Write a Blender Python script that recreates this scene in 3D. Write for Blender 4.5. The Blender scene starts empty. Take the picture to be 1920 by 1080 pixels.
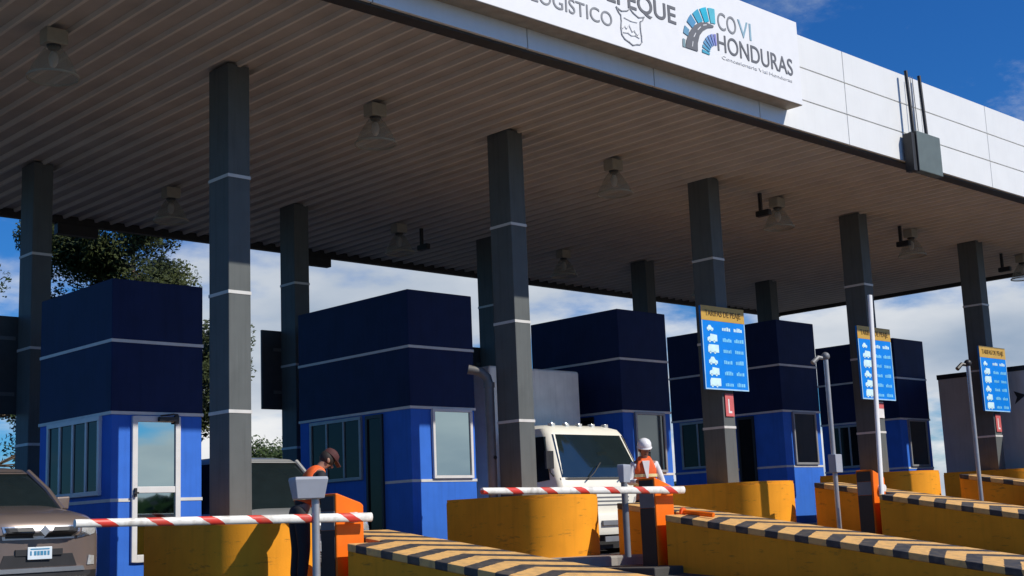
import bpy, bmesh, math, random
from mathutils import Vector, Matrix
from mathutils.bvhtree import BVHTree
R = math.radians
PI = math.pi
S = 5.2
scene = bpy.context.scene
COL = scene.collection

# ------------------------------------------------------------------ materials
def new_mat(name):
    m = bpy.data.materials.new(name); m.use_nodes = True
    return m, m.node_tree.nodes, m.node_tree.links, m.node_tree.nodes['Principled BSDF']

def mat(name, col, rough=0.6, metal=0.0, var=0.10, scale=6.0, bump=0.0, bscale=60.0, ior=1.5, coat=0.0, streak=0.0, spec=0.5, scuff=0.0):
    """principled with a little noise mottling, optional bump and vertical rain streaks"""
    m, n, l, b = new_mat(name)
    b.inputs['Roughness'].default_value = rough
    b.inputs['Metallic'].default_value = metal
    b.inputs['IOR'].default_value = ior
    b.inputs['Specular IOR Level'].default_value = spec
    if coat: b.inputs['Coat Weight'].default_value = coat; b.inputs['Coat Roughness'].default_value = 0.05
    tc = n.new('ShaderNodeTexCoord')
    no = n.new('ShaderNodeTexNoise'); no.inputs['Scale'].default_value = scale; no.inputs['Detail'].default_value = 6
    l.new(tc.outputs['Object'], no.inputs['Vector'])
    mx = n.new('ShaderNodeMix'); mx.data_type = 'RGBA'
    mx.inputs['A'].default_value = (*[c*(1-var) for c in col], 1)
    mx.inputs['B'].default_value = (*[min(1, c*(1+var)) for c in col], 1)
    ramp = n.new('ShaderNodeMapRange'); ramp.inputs['From Min'].default_value = .3; ramp.inputs['From Max'].default_value = .7
    l.new(no.outputs['Fac'], ramp.inputs['Value']); l.new(ramp.outputs['Result'], mx.inputs['Factor'])
    out = mx.outputs['Result']
    if streak:
        mp = n.new('ShaderNodeMapping'); mp.inputs['Scale'].default_value = (9, 9, .6)
        l.new(tc.outputs['Object'], mp.inputs['Vector'])
        n2 = n.new('ShaderNodeTexNoise'); n2.inputs['Scale'].default_value = 1.6; n2.inputs['Detail'].default_value = 5
        l.new(mp.outputs['Vector'], n2.inputs['Vector'])
        r2 = n.new('ShaderNodeMapRange'); r2.inputs['From Min'].default_value = .5; r2.inputs['From Max'].default_value = .8
        r2.inputs['To Max'].default_value = streak
        l.new(n2.outputs['Fac'], r2.inputs['Value'])
        m2 = n.new('ShaderNodeMix'); m2.data_type = 'RGBA'
        l.new(r2.outputs['Result'], m2.inputs['Factor']); l.new(out, m2.inputs['A'])
        m2.inputs['B'].default_value = (*[c*.35 for c in col], 1)
        out = m2.outputs['Result']
    if scuff:                                   # tyre marks and chipped grime: stretched dark blotches with hard edges
        mp = n.new('ShaderNodeMapping'); mp.inputs['Scale'].default_value = (1.2, 1.2, 5.5)
        l.new(tc.outputs['Object'], mp.inputs['Vector'])
        n3 = n.new('ShaderNodeTexNoise'); n3.inputs['Scale'].default_value = 2.2; n3.inputs['Detail'].default_value = 10; n3.inputs['Roughness'].default_value = .7
        l.new(mp.outputs['Vector'], n3.inputs['Vector'])
        r3 = n.new('ShaderNodeMapRange'); r3.inputs['From Min'].default_value = .575; r3.inputs['From Max'].default_value = .70; r3.inputs['To Max'].default_value = scuff
        l.new(n3.outputs['Fac'], r3.inputs['Value'])
        m3 = n.new('ShaderNodeMix'); m3.data_type = 'RGBA'
        l.new(r3.outputs['Result'], m3.inputs['Factor']); l.new(out, m3.inputs['A']); m3.inputs['B'].default_value = (.16, .09, .03, 1)
        out = m3.outputs['Result']
    l.new(out, b.inputs['Base Color'])
    if bump:
        nb = n.new('ShaderNodeTexNoise'); nb.inputs['Scale'].default_value = bscale; nb.inputs['Detail'].default_value = 4
        l.new(tc.outputs['Object'], nb.inputs['Vector'])
        bp = n.new('ShaderNodeBump'); bp.inputs['Strength'].default_value = bump; bp.inputs['Distance'].default_value = .02
        l.new(nb.outputs['Fac'], bp.inputs['Height']); l.new(bp.outputs['Normal'], b.inputs['Normal'])
    return m

def math_node(n, l, op, a, b=None):
    x = n.new('ShaderNodeMath'); x.operation = op
    for i, v in enumerate((a, b)):
        if v is None: continue
        if isinstance(v, (int, float)): x.inputs[i].default_value = v
        else: l.new(v, x.inputs[i])
    return x.outputs[0]

def stripe_mat(name, ca, cb, period, slant, duty, axis, other, rough=.5, absmid=None):
    """two paints in slanted stripes across object coordinates"""
    m, n, l, b = new_mat(name); b.inputs['Roughness'].default_value = rough
    tc = n.new('ShaderNodeTexCoord'); sp = n.new('ShaderNodeSeparateXYZ'); l.new(tc.outputs['Object'], sp.inputs[0])
    o = sp.outputs[other]
    if absmid is not None: o = math_node(n, l, 'ABSOLUTE', math_node(n, l, 'SUBTRACT', o, absmid))
    no = n.new('ShaderNodeTexNoise'); no.inputs['Scale'].default_value = 14; no.inputs['Detail'].default_value = 4
    l.new(tc.outputs['Object'], no.inputs['Vector'])
    wob = math_node(n, l, 'MULTIPLY', math_node(n, l, 'SUBTRACT', no.outputs['Fac'], .5), period*.10)
    v = math_node(n, l, 'ADD', sp.outputs[axis], math_node(n, l, 'MULTIPLY', o, slant))
    v = math_node(n, l, 'ADD', v, wob)
    v = math_node(n, l, 'FRACT', math_node(n, l, 'DIVIDE', v, period))
    f = math_node(n, l, 'LESS_THAN', v, duty)
    mx = n.new('ShaderNodeMix'); mx.data_type = 'RGBA'
    mx.inputs['A'].default_value = (*ca, 1); mx.inputs['B'].default_value = (*cb, 1); l.new(f, mx.inputs['Factor'])
    n2 = n.new('ShaderNodeTexNoise'); n2.inputs['Scale'].default_value = 9; n2.inputs['Detail'].default_value = 8
    l.new(tc.outputs['Object'], n2.inputs['Vector'])
    r2 = n.new('ShaderNodeMapRange'); r2.inputs['From Min'].default_value = .45; r2.inputs['From Max'].default_value = .8
    r2.inputs['To Max'].default_value = .62
    l.new(n2.outputs['Fac'], r2.inputs['Value'])
    m2 = n.new('ShaderNodeMix'); m2.data_type = 'RGBA'; l.new(r2.outputs['Result'], m2.inputs['Factor'])
    l.new(mx.outputs['Result'], m2.inputs['A']); m2.inputs['B'].default_value = (.22, .17, .11, 1)
    l.new(m2.outputs['Result'], b.inputs['Base Color'])
    return m

def glass_mirror(name, col, rough=.02, wav=.0):
    m, n, l, b = new_mat(name)
    b.inputs['Base Color'].default_value = (*col, 1); b.inputs['Metallic'].default_value = 1; b.inputs['Roughness'].default_value = rough
    return m

def clear_plastic(name, col, opaque):
    m, n, l, b = new_mat(name)
    b.inputs['Base Color'].default_value = (*col, 1); b.inputs['Roughness'].default_value = .25
    t = n.new('ShaderNodeBsdfTransparent'); t.inputs['Color'].default_value = (.93, .93, .9, 1)
    mx = n.new('ShaderNodeMixShader'); mx.inputs[0].default_value = opaque
    l.new(t.outputs[0], mx.inputs[1]); l.new(b.outputs[0], mx.inputs[2])
    l.new(mx.outputs[0], n['Material Output'].inputs['Surface'])
    return m

def leaf_mat(name, ca, cb):
    m, n, l, b = new_mat(name)
    tc = n.new('ShaderNodeTexCoord')
    no = n.new('ShaderNodeTexNoise'); no.inputs['Scale'].default_value = .9; no.inputs['Detail'].default_value = 8
    l.new(tc.outputs['Object'], no.inputs['Vector'])
    mx = n.new('ShaderNodeMix'); mx.data_type = 'RGBA'
    mx.inputs['A'].default_value = (*ca, 1); mx.inputs['B'].default_value = (*cb, 1)
    r = n.new('ShaderNodeMapRange'); r.inputs['From Min'].default_value = .35; r.inputs['From Max'].default_value = .65
    l.new(no.outputs['Fac'], r.inputs['Value']); l.new(r.outputs['Result'], mx.inputs['Factor'])
    l.new(mx.outputs['Result'], b.inputs['Base Color']); b.inputs['Roughness'].default_value = .55
    tr = n.new('ShaderNodeBsdfTranslucent'); l.new(mx.outputs['Result'], tr.inputs['Color'])
    ms = n.new('ShaderNodeMixShader'); ms.inputs[0].default_value = .3
    l.new(b.outputs[0], ms.inputs[1]); l.new(tr.outputs[0], ms.inputs[2])
    l.new(ms.outputs[0], n['Material Output'].inputs['Surface'])
    return m

M = {}
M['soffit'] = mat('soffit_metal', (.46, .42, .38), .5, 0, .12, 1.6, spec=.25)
M['soffit_rib_lit'] = mat('soffit_rib_lit', (.66, .62, .56), .5, 0, .06, 1.6, spec=.25)  # paler than the pans: the side light ribs catch is painted in
M['trim_dark'] = mat('dark_trim', (.035, .033, .03), .6, 0, .2)
M['panel_white'] = mat('white_panel', (.78, .79, .78), .38, 0, .025, 2.0, streak=.05)
M['joint'] = mat('panel_joint', (.20, .21, .22), .7)
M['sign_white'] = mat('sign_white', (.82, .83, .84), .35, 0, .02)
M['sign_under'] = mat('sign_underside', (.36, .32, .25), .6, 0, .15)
M['roof'] = mat('roof_metal', (.4, .4, .4), .5)
M['column'] = mat('column_grey', (.113, .126, .127), .6, 0, .07, 3, .08, 90, spec=.2, streak=.35)
M['band'] = mat('pale_band', (.62, .62, .6), .5, 0, .08)
M['navy'] = mat('navy_paint', (.011, .022, .078), .6, 0, .10, 3, .10, 80, streak=.3, spec=.15)
M['blue'] = mat('blue_paint', (.036, .155, .62), .6, 0, .07, 3, .12, 80, streak=.2, spec=.2)
M['alu'] = mat('window_frame', (.66, .66, .66), .4, 0, .05)
M['alu_dark'] = mat('dull_frame', (.30, .31, .32), .45, .3, .08)
M['mirror'] = glass_mirror('mirrored_glass', (.42, .53, .54))
M['mirror_dark'] = glass_mirror('dim_glass', (.13, .15, .16), .03)
M['glass'] = mat('dark_glass', (.012, .016, .018), .06, 0, .1, ior=1.22)
M['truckglass'] = mat('truck_glass', (.012, .02, .022), .05, 0, .1, ior=2.1)
M['carglass'] = mat('car_glass', (.010, .016, .018), .03, 0, .1, ior=1.16)
M['yellow'] = mat('yellow_wall', (.88, .35, .022), .7, 0, .08, 2.5, .12, 70, streak=.16, spec=.15, scuff=.75)
M['cap'] = stripe_mat('hazard_stripes', (.045, .043, .045), (.80, .46, .15), .46, .5, .56, 'Y', 'X', .6, absmid=.7)
M['arm'] = stripe_mat('barrier_stripes', (.82, .81, .76), (.66, .045, .03), .60, 1.7, .30, 'X', 'Z', .4)
M['orange'] = mat('orange_paint', (.86, .17, .006), .5, 0, .06, spec=.25)
M['black'] = mat('black_panel', (.018, .018, .02), .5, 0, .15)
M['greypanel'] = mat('grey_panel', (.17, .18, .20), .5, 0, .12)
M['kiosk'] = mat('kiosk_grey', (.34, .37, .43), .45, 0, .06)
M['steel'] = mat('galvanised_steel', (.42, .43, .45), .4, .5, .12)
M['pipe'] = mat('dull_pipe', (.16, .155, .15), .5, .2, .15)
M['boardblue'] = mat('board_blue', (.0, .215, .76), .5, 0, .06, spec=.2)
M['boardrim'] = mat('board_rim', (.35, .60, .85), .4)
M['boardyel'] = mat('board_header', (.55, .33, .05), .4, 0, .08)
M['boardtext'] = mat('board_brown_text', (.10, .055, .01), .5)
M['icon'] = mat('icon_pale', (.62, .86, .95), .4)
M['icon2'] = mat('figures_pale_blue', (.20, .60, .90), .4)
M['boardback'] = mat('board_back', (.055, .058, .06), .6, 0, .12)
M['redsign'] = mat('red_sign', (.62, .13, .13), .5, 0, .1)
M['whitesign'] = mat('white_sign', (.75, .73, .72), .5)
M['txtgrey'] = mat('lettering_grey', (.13, .135, .15), .5)
M['txtlight'] = mat('lettering_light_grey', (.24, .25, .27), .5)
M['txtfaint'] = mat('lettering_faint', (.66, .67, .69), .5)
M['txtmid'] = mat('lettering_mid_grey', (.34, .35, .37), .5)
M['txtblue'] = mat('lettering_blue_grey', (.26, .42, .52), .5)
M['asphalt'] = mat('asphalt', (.07, .067, .062), .85, 0, .25, .8, .35, 120)
M['concrete'] = mat('kerb_concrete', (.30, .285, .26), .8, 0, .15, 3, .2, 80)
M['green_box'] = mat('signal_box', (.105, .135, .13), .5, 0, .10, 5)
M['lampbox'] = mat('lamp_box', (.34, .32, .26), .5, 0, .1)
M['lampshade'] = clear_plastic('lamp_shade', (.36, .35, .31), .42)
M['carpaint'] = mat('taupe_car_paint', (.21, .165, .145), .36, .4, .04, coat=.8)
M['whitepaint'] = mat('white_car_paint', (.80, .78, .68), .35, 0, .03, coat=.4)
M['silverpaint'] = mat('pale_car_paint', (.40, .41, .41), .35, .1, .03, coat=.5)
M['boxwhite'] = mat('cargo_box', (.80, .79, .72), .5, 0, .08, 4, streak=.25)
M['chrome'] = mat('chrome', (.58, .57, .56), .32, 1, .03)
M['lampglass'] = mat('headlight_glass', (.60, .61, .60), .1, .3, .2, 25, coat=1)
M['plate'] = mat('plate_white', (.68, .76, .82), .4)
M['plateblue'] = mat('plate_blue', (.06, .25, .42), .4)
M['rubber'] = mat('rubber', (.015, .015, .016), .8)
M['trailer'] = mat('trailer_grey', (.52, .52, .50), .6, 0, .06, 2, streak=.2, spec=.2)
M['darkpaint'] = mat('dark_car_paint', (.012, .013, .016), .3, 0, .1, coat=.5)
M['skin'] = mat('skin', (.33, .17, .11), .55, 0, .08)
M['skin_dark'] = mat('skin_tan', (.26, .12, .08), .55, 0, .08)
M['hair'] = mat('hair', (.018, .012, .010), .7)
M['cap_red'] = mat('cap_maroon', (.07, .018, .018), .8)
M['helmet'] = mat('helmet_white', (.80, .80, .82), .3)
M['vest'] = mat('vest_orange', (.90, .135, .022), .7, 0, .08, 12)
M['vest_strip'] = mat('vest_reflective', (.75, .62, .30), .5)
M['shirt'] = mat('white_shirt', (.72, .72, .74), .8, 0, .06, 12)
M['shirt_dark'] = mat('dark_shirt', (.014, .014, .02), .8)
M['trousers'] = mat('dark_trousers', (.015, .016, .022), .8)
M['shoe'] = mat('shoe_black', (.01, .01, .01), .5)
M['bark'] = mat('bark', (.16, .12, .085), .9, 0, .3, 5, .5, 20)
M['leaf_a'] = leaf_mat('leaf_olive', (.030, .045, .012), (.085, .105, .030))
M['leaf_b'] = leaf_mat('leaf_dark', (.018, .040, .016), (.050, .090, .028))
M['leaf_c'] = leaf_mat('leaf_mid', (.035, .070, .018), (.085, .13, .035))
M['hill'] = mat('hill_green', (.045, .06, .03), .9, 0, .4, .02)

# ------------------------------------------------------------------ mesh helpers
class MB:
    def __init__(s): s.bm = bmesh.new()
    def quad(s, pts):
        return s.bm.faces.new([s.bm.verts.new(p) for p in pts])
    def box(s, x0, x1, y0, y1, z0, z1, mtx=None):
        v = [Vector((x, y, z)) for z in (z0, z1) for y in (y0, y1) for x in (x0, x1)]
        if mtx: v = [mtx @ p for p in v]
        v = [s.bm.verts.new(p) for p in v]
        for f in ((0, 2, 3, 1), (4, 5, 7, 6), (0, 1, 5, 4), (2, 6, 7, 3), (0, 4, 6, 2), (1, 3, 7, 5)):
            s.bm.faces.new([v[i] for i in f])
        return s
    def prism(s, poly, lo, hi, axis='z'):
        def P(a, b, c):
            return {'z': (a, b, c), 'y': (a, c, b), 'x': (c, a, b)}[axis]
        A = [s.bm.verts.new(P(a, b, lo)) for a, b in poly]; B = [s.bm.verts.new(P(a, b, hi)) for a, b in poly]
        n = len(poly)
        s.bm.faces.new(A[::-1]); s.bm.faces.new(B)
        for i in range(n): s.bm.faces.new((A[i], A[(i+1) % n], B[(i+1) % n], B[i]))
        return s
    def rings(s, rings, cap=True, closed=True):
        V = [[s.bm.verts.new(p) for p in r] for r in rings]
        n = len(rings[0])
        for a, b in zip(V, V[1:]):
            for i in range(n if closed else n-1):
                s.bm.faces.new((a[i], a[(i+1) % n], b[(i+1) % n], b[i]))
        if cap and closed: s.bm.faces.new(V[0][::-1]); s.bm.faces.new(V[-1])
        return s
    def tube(s, pts, r, seg=10, cap=True):
        pts = [Vector(p) for p in pts]; rs = r if isinstance(r, (list, tuple)) else [r]*len(pts)
        out = []; up = None
        for i, p in enumerate(pts):
            t = (pts[min(i+1, len(pts)-1)] - pts[max(i-1, 0)]).normalized()
            if up is None: up = Vector((0, 0, 1)) if abs(t.z) < .9 else Vector((1, 0, 0))
            a = t.cross(up).normalized(); b = a.cross(t).normalized(); up = b
            out.append([p + rs[i]*(math.cos(2*PI*k/seg)*a + math.sin(2*PI*k/seg)*b) for k in range(seg)])
        return s.rings(out, cap)
    def lathe(s, prof, cx=0, cy=0, seg=20, axis='z', cap=True):
        def P(r, h, a):
            c, d = r*math.cos(a), r*math.sin(a)
            return {'z': (cx+c, cy+d, h), 'x': (h, cx+c, cy+d), 'y': (cx+c, h, cy+d)}[axis]
        return s.rings([[P(r, h, 2*PI*k/seg) for k in range(seg)] for r, h in prof], cap)
    def ball(s, c, r, seg=12, rings_=8):
        rx, ry, rz = r if isinstance(r, (tuple, list)) else (r, r, r)
        prof = []
        for i in range(rings_+1):
            a = -PI/2 + PI*i/rings_; prof.append((max(math.cos(a), .02), math.sin(a)))
        return s.rings([[(c[0]+rx*q*math.cos(2*PI*k/seg), c[1]+ry*q*math.sin(2*PI*k/seg), c[2]+rz*h) for k in range(seg)] for q, h in prof])
    def build(s, name, m, parent=None, loc=None, smooth=False, bevel=0, bseg=2, angle=40):
        bmesh.ops.remove_doubles(s.bm, verts=s.bm.verts, dist=1e-6)
        bmesh.ops.recalc_face_normals(s.bm, faces=s.bm.faces)
        me = bpy.data.meshes.new(name); s.bm.to_mesh(me); s.bm.free()
        o = bpy.data.objects.new(name, me); COL.objects.link(o)
        if m: me.materials.append(m)
        if loc: o.location = loc
        if parent: o.parent = parent
        if smooth:
            for p in me.polygons: p.use_smooth = True
            md = o.modifiers.new('split', 'EDGE_SPLIT'); md.split_angle = R(angle)
        if bevel:
            b = o.modifiers.new('bevel', 'BEVEL'); b.width = bevel; b.segments = bseg; b.limit_method = 'ANGLE'; b.angle_limit = R(40)
            b.harden_normals = False
        return o

def thing(name, label, cat, loc=(0, 0, 0), rz=0, group=None):
    o = bpy.data.objects.new(name, None); COL.objects.link(o)
    o.location = loc; o.rotation_euler = (0, 0, rz); o.empty_display_size = .2
    o['label'] = label; o['category'] = cat
    if group: o['group'] = group
    return o
def tag(o, label, cat, group=None):
    o['label'] = label; o['category'] = cat
    if group: o['group'] = group
    return o
def struct(o): o['kind'] = 'structure'; return o

def dup(root, loc, label, rz=None):
    r = root.copy(); COL.objects.link(r); r.location = loc; r['label'] = label
    if rz is not None: r.rotation_euler = (0, 0, rz)
    for ch in list(root.children):
        c = ch.copy(); COL.objects.link(c); c.parent = r
        for g in list(ch.children):
            d = g.copy(); COL.objects.link(d); d.parent = c
    return r

def text_part(name, txt, m, parent, x, y, z, capheight, width=None, bold=0.0, right=False, thick=.008):
    """lettering facing -Y, as a mesh; x = left (or right) edge, z = baseline"""
    cu = bpy.data.curves.new(name, 'FONT'); cu.body = txt; cu.size = 1; cu.extrude = 0.01; cu.offset = bold; cu.resolution_u = 6
    t = bpy.data.objects.new(name, cu); COL.objects.link(t)
    dg = bpy.context.evaluated_depsgraph_get(); dg.update()
    me = bpy.data.meshes.new_from_object(t.evaluated_get(dg))
    bpy.data.objects.remove(t); bpy.data.curves.remove(cu)
    xs = [v.co.x for v in me.vertices]; mn, mx = min(xs), max(xs)
    s = capheight/.69; sx = s if width is None else width/(mx-mn)
    for v in me.vertices:
        X = (v.co.x-mn)*sx; Z = v.co.y*s; T = v.co.z/.01*thick*.5
        v.co = (X, -T, Z)
    me.name = name; me.materials.clear(); me.materials.append(m)
    o = bpy.data.objects.new(name, me); COL.objects.link(o); o.parent = parent
    w = (mx-mn)*sx
    o.location = (x-w if right else x, y, z)
    return o

# ------------------------------------------------------------------ ground heights
IS = [-.03, .13, .28, .40, .45]                 # top of each traffic island
GX = [(-700, -.30), (-6, -.30), (.2, -.18), (5.4, -.02), (10.6, .13), (15.8, .25), (21, .30), (30, .35), (700, .35)]
def lerp_tab(tab, x):
    for (a, va), (b, vb) in zip(tab, tab[1:]):
        if x <= b: return va + (vb-va)*max(0, min(1, (x-a)/(b-a)))
    return tab[-1][1]
def ground(x, y):
    g = lerp_tab(GX, x)
    if y < -2: g -= .075*min(14, -2-y)
    return g
def axis_samples(lo, hi, a, b, step, n):
    out = [a + i*step for i in range(int((b-a)/step)+1)]
    pre = [a - (a-lo)*(i/n)**2 for i in range(n, 0, -1)]; post = [b + (hi-b)*(i/n)**2 for i in range(1, n+1)]
    return pre+out+post
mb = MB()
xs = axis_samples(-700, 700, -20, 40, 1.0, 10); ys = axis_samples(-700, 700, -22, 16, 1.0, 10)
g = [[mb.bm.verts.new((x, y, ground(x, y))) for x in xs] for y in ys]
for j in range(len(ys)-1):
    for i in range(len(xs)-1): mb.bm.faces.new((g[j][i], g[j][i+1], g[j+1][i+1], g[j+1][i]))
struct(mb.build('ground', M['asphalt'], smooth=True, angle=60))

# ------------------------------------------------------------------ canopy
ZT = 6.92; YF = -2.85; YS = -2.62; YB = 9.5; XL = -5.4; XR = 26.2
can = thing('canopy', 'huge flat toll plaza canopy with ribbed brown soffit and white panelled fascia', 'canopy', (0, 0, 0))
mb = MB()                                       # ribbed soffit: flat pans with narrow ribs hanging down
per = .33; x = XL; prof = []
while x < XR-.05:
    prof += [(x, ZT+.06), (x+.255, ZT+.06), (x+.27, ZT), (x+.312, ZT)]
    x += per
prof.append((XR, ZT+.06))
A = [mb.bm.verts.new((px, YS, pz)) for px, pz in prof]; B = [mb.bm.verts.new((px, YB, pz)) for px, pz in prof]
for i in range(len(prof)-1): mb.bm.faces.new((A[i], A[i+1], B[i+1], B[i]))
so_ = mb.build('soffit', M['soffit'], can); so_.data.materials.append(M['soffit_rib_lit'])
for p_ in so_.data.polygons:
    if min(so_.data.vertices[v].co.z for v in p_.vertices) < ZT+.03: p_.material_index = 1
mb = MB()                                       # dark edge trims
mb.box(XL, XR, YF+.002, YS, ZT-.02, ZT+.12); mb.box(XL, XR-.002, YB, YB+.14, ZT-.10, ZT+.3); mb.box(XR, XR+.12, YS-.1, YB+.1, ZT-.06, ZT+.3)
mb.build('edge_trim', M['trim_dark'], can)
ZB, ZP = 6.90, 8.65
rows = [ZB+.02, 7.48, 8.06, ZP]
cols_x = [XL] + [2.85+2.62*i for i in range(-6, 9)] + [XR]
cols_x = sorted(c for c in cols_x if XL <= c <= XR)
mb = MB()
for a, b in zip(cols_x, cols_x[1:]):            # separate panels with real joints
    for c, d in zip(rows, rows[1:]):
        if b-a > .05: mb.box(a+.009, b-.009, YF-.05, YF+.02, c+.009, d-.009)
yy = [YF+.03] + [2.6*i for i in range(0, 4)] + [YB+.1]
for a, b in zip(yy, yy[1:]):
    for c, d in zip(rows, rows[1:]): mb.box(XR+.10, XR+.17, a+.009, b-.009, c+.009, d-.009)
for a, b in zip(yy, yy[1:]):
    for c, d in zip(rows, rows[1:]): mb.box(XL-.05, XL+.02, a+.009, b-.009, c+.009, d-.009)
mb.build('fascia', M['panel_white'], can, bevel=.004, bseg=1)
mb = MB(); mb.box(XL, XR+.1, YF+.0205, YF+.06, ZB+.14, ZP-.02); mb.box(XR+.02, XR+.099, YF+.06, YB+.1, ZB+.14, ZP-.02)
mb.box(XL, XR+.1, YB+.02, YB+.12, ZB+.3, ZP-.02)
mb.build('fascia_backing', M['joint'], can)
mb = MB(); mb.box(XL, XR, YF+.06, YB, 7.9, 8.0); mb.build('roof_deck', M['roof'], can)

# sign board on the fascia
YSN = -3.21
sg = thing('sign_board', 'long white sign board on canopy fascia reading ATEPEQUE and COVI HONDURAS', 'sign', (0, 0, 0))
mb = MB(); mb.box(-4.2, 8.87, YSN, YF-.052, 7.212, 8.645); mb.build('sign_box', M['sign_white'], sg, bevel=.006)
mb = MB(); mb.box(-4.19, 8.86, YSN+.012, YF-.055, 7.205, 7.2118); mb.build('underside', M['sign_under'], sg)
yt = YSN-.004
text_part('lettering', 'SIGUATEPEQUE', M['txtgrey'], sg, 5.68, yt, 7.845, .265, 3.05, .012, True)
text_part('lettering', 'LOGISTICO', M['txtlight'], sg, 4.24, yt, 7.462, .21, 1.60, .0, True)
text_part('lettering', 'CO', M['txtlight'], sg, 6.70, yt, 8.02, .285, .47, 0)
text_part('lettering', 'VI', M['txtblue'], sg, 7.22, yt, 8.02, .285, .34, 0)
text_part('lettering', 'HONDURAS', M['txtgrey'], sg, 6.66, yt, 7.665, .28, 1.99, .003)
text_part('lettering', 'Concesionaria', M['txtfaint'], sg, 6.75, yt, 7.545, .055, .90, 0)
text_part('lettering', 'Vial', M['txtfaint'], sg, 7.70, yt, 7.545, .055, .23, 0)
text_part('lettering', 'Honduras', M['txtfaint'], sg, 7.98, yt, 7.545, .055, .63, 0)
# emblem: outlined shield with a small scene inside
em = bpy.data.objects.new('emblem', None); 
def ribbon(mb, pts, w, y, closed=False):
    n = len(pts)
    for i in range(n if closed else n-1):
        a = Vector((pts[i][0], 0, pts[i][1])); b = Vector((pts[(i+1) % n][0], 0, pts[(i+1) % n][1]))
        d = (b-a).normalized(); q = Vector((-d.z, 0, d.x))*w*.5; e = d*w*.3
        P = [a-q-e, b-q+e, b+q+e, a+q-e]
        mb.rings([[(p.x, y, p.z) for p in P], [(p.x, y+.006, p.z) for p in P]])
mb = MB()
sh = [(4.34, 7.79), (4.45, 7.755), (4.58, 7.79), (4.64, 7.84), (4.70, 7.79), (4.82, 7.745), (4.94, 7.78), (4.905, 7.72), (4.85, 7.69), (4.845, 7.58), (4.86, 7.47), (4.86, 7.38), (4.82, 7.335), (4.74, 7.32), (4.66, 7.29), (4.58, 7.32), (4.49, 7.345), (4.43, 7.40), (4.42, 7.50), (4.435, 7.60), (4.43, 7.69), (4.38, 7.73)]
ribbon(mb, sh, .015, yt-.008, True)
mb.build('emblem', M['txtmid'], sg)
bpy.data.objects.remove(em)
mb = MB()
ribbon(mb, [(4.50, 7.67), (4.64, 7.65), (4.78, 7.66)], .010, yt-.008)
ribbon(mb, [(4.46, 7.50), (4.50, 7.54), (4.54, 7.51), (4.60, 7.58), (4.66, 7.49), (4.70, 7.52), (4.77, 7.46), (4.81, 7.50)], .012, yt-.008)
ribbon(mb, [(4.47, 7.44), (4.56, 7.455), (4.64, 7.43), (4.72, 7.45), (4.81, 7.43)], .012, yt-.008)
mb.build('emblem_scene', M['txtfaint'], sg)
# road logo: fan of blue segments, road, small inner fan
cx, cz = 6.64, 7.53
def fan(name, m, a0, a1, r0, r1, sx=1.0):
    mb = MB(); k = 6
    ang = [R(a0+(a1-a0)*i/k) for i in range(k+1)]
    poly = [(cx+r1*sx*math.cos(a), cz+r1*math.sin(a)) for a in ang] + [(cx+r0*sx*math.cos(a), cz+r0*math.sin(a)) for a in reversed(ang)]
    mb.prism(poly, yt-.008, yt-.002, 'y'); return mb.build(name, m, sg)
fan_cols = [(.22, .34, .38), (.12, .30, .45), (.07, .27, .48), (.03, .36, .55), (.0, .42, .60), (.08, .46, .58)]
for i, c in enumerate(fan_cols):
    a1 = 180-15.5*i; w = 9 if i < 2 else 12
    fan('logo_segment', mat('logo_blue', c, .5), a1, a1-w, (.785, .73, .67, .61, .575, .55)[i], (.84, .84, .825, .81, .80, .79)[i])
mb = MB()
out = [(5.86, 7.53), (5.90, 7.66), (5.98, 7.80), (6.10, 7.93), (6.26, 8.02), (6.42, 8.05), (6.58, 8.04)]
inn = [(6.58, 8.01), (6.44, 7.97), (6.32, 7.90), (6.22, 7.80), (6.16, 7.66), (6.15, 7.53)]
mb.prism(out+inn, yt-.0085, yt-.002, 'y'); mb.build('logo_road', M['txtgrey'], sg)
for p, q in (((6.02, 7.58), (6.04, 7.66)), ((6.07, 7.74), (6.12, 7.81)), ((6.18, 7.88), (6.25, 7.94)), ((6.32, 7.985), (6.40, 8.01))):
    mb = MB(); ribbon(mb, [p, q], .016, yt-.0115); mb.build('logo_road_line', M['txtfaint'], sg)
for i in range(7):
    a1 = 178-13*i
    fan('logo_segment', mat('logo_inner', (.05+.03*i, .36-.02*i, .52+.01*i), .5), a1, a1-8, .20, .38)

# lane signal on the fascia, seen from the side
ls = thing('lane_signal', 'dark green grey signal box hung on two rods in front of the fascia', 'lane signal', (13.0, -3.1, 6.7))
mb = MB(); mb.box(-.37, .50, -.04, .12, .02, .78); mb.build('signal_box', M['green_box'], ls, bevel=.015)
mb = MB(); mb.box(-.52, -.40, -.02, .16, 0, .72); mb.box(-.395, -.37, -.05, .13, .0, .76); mb.build('visor', M['black'], ls, bevel=.008)
for rx in (-.34, .14):
    mb = MB(); mb.tube([(rx, .03, .7), (rx-.02, .06, 1.95)], .035, 8); mb.build('rod', M['black'], ls)
for rx in (-.14, -.06):
    mb = MB(); mb.tube([(rx, .08, .7), (rx-.01, .10, 1.9)], .009, 6); mb.build('cable', M['greypanel'], ls)

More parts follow.
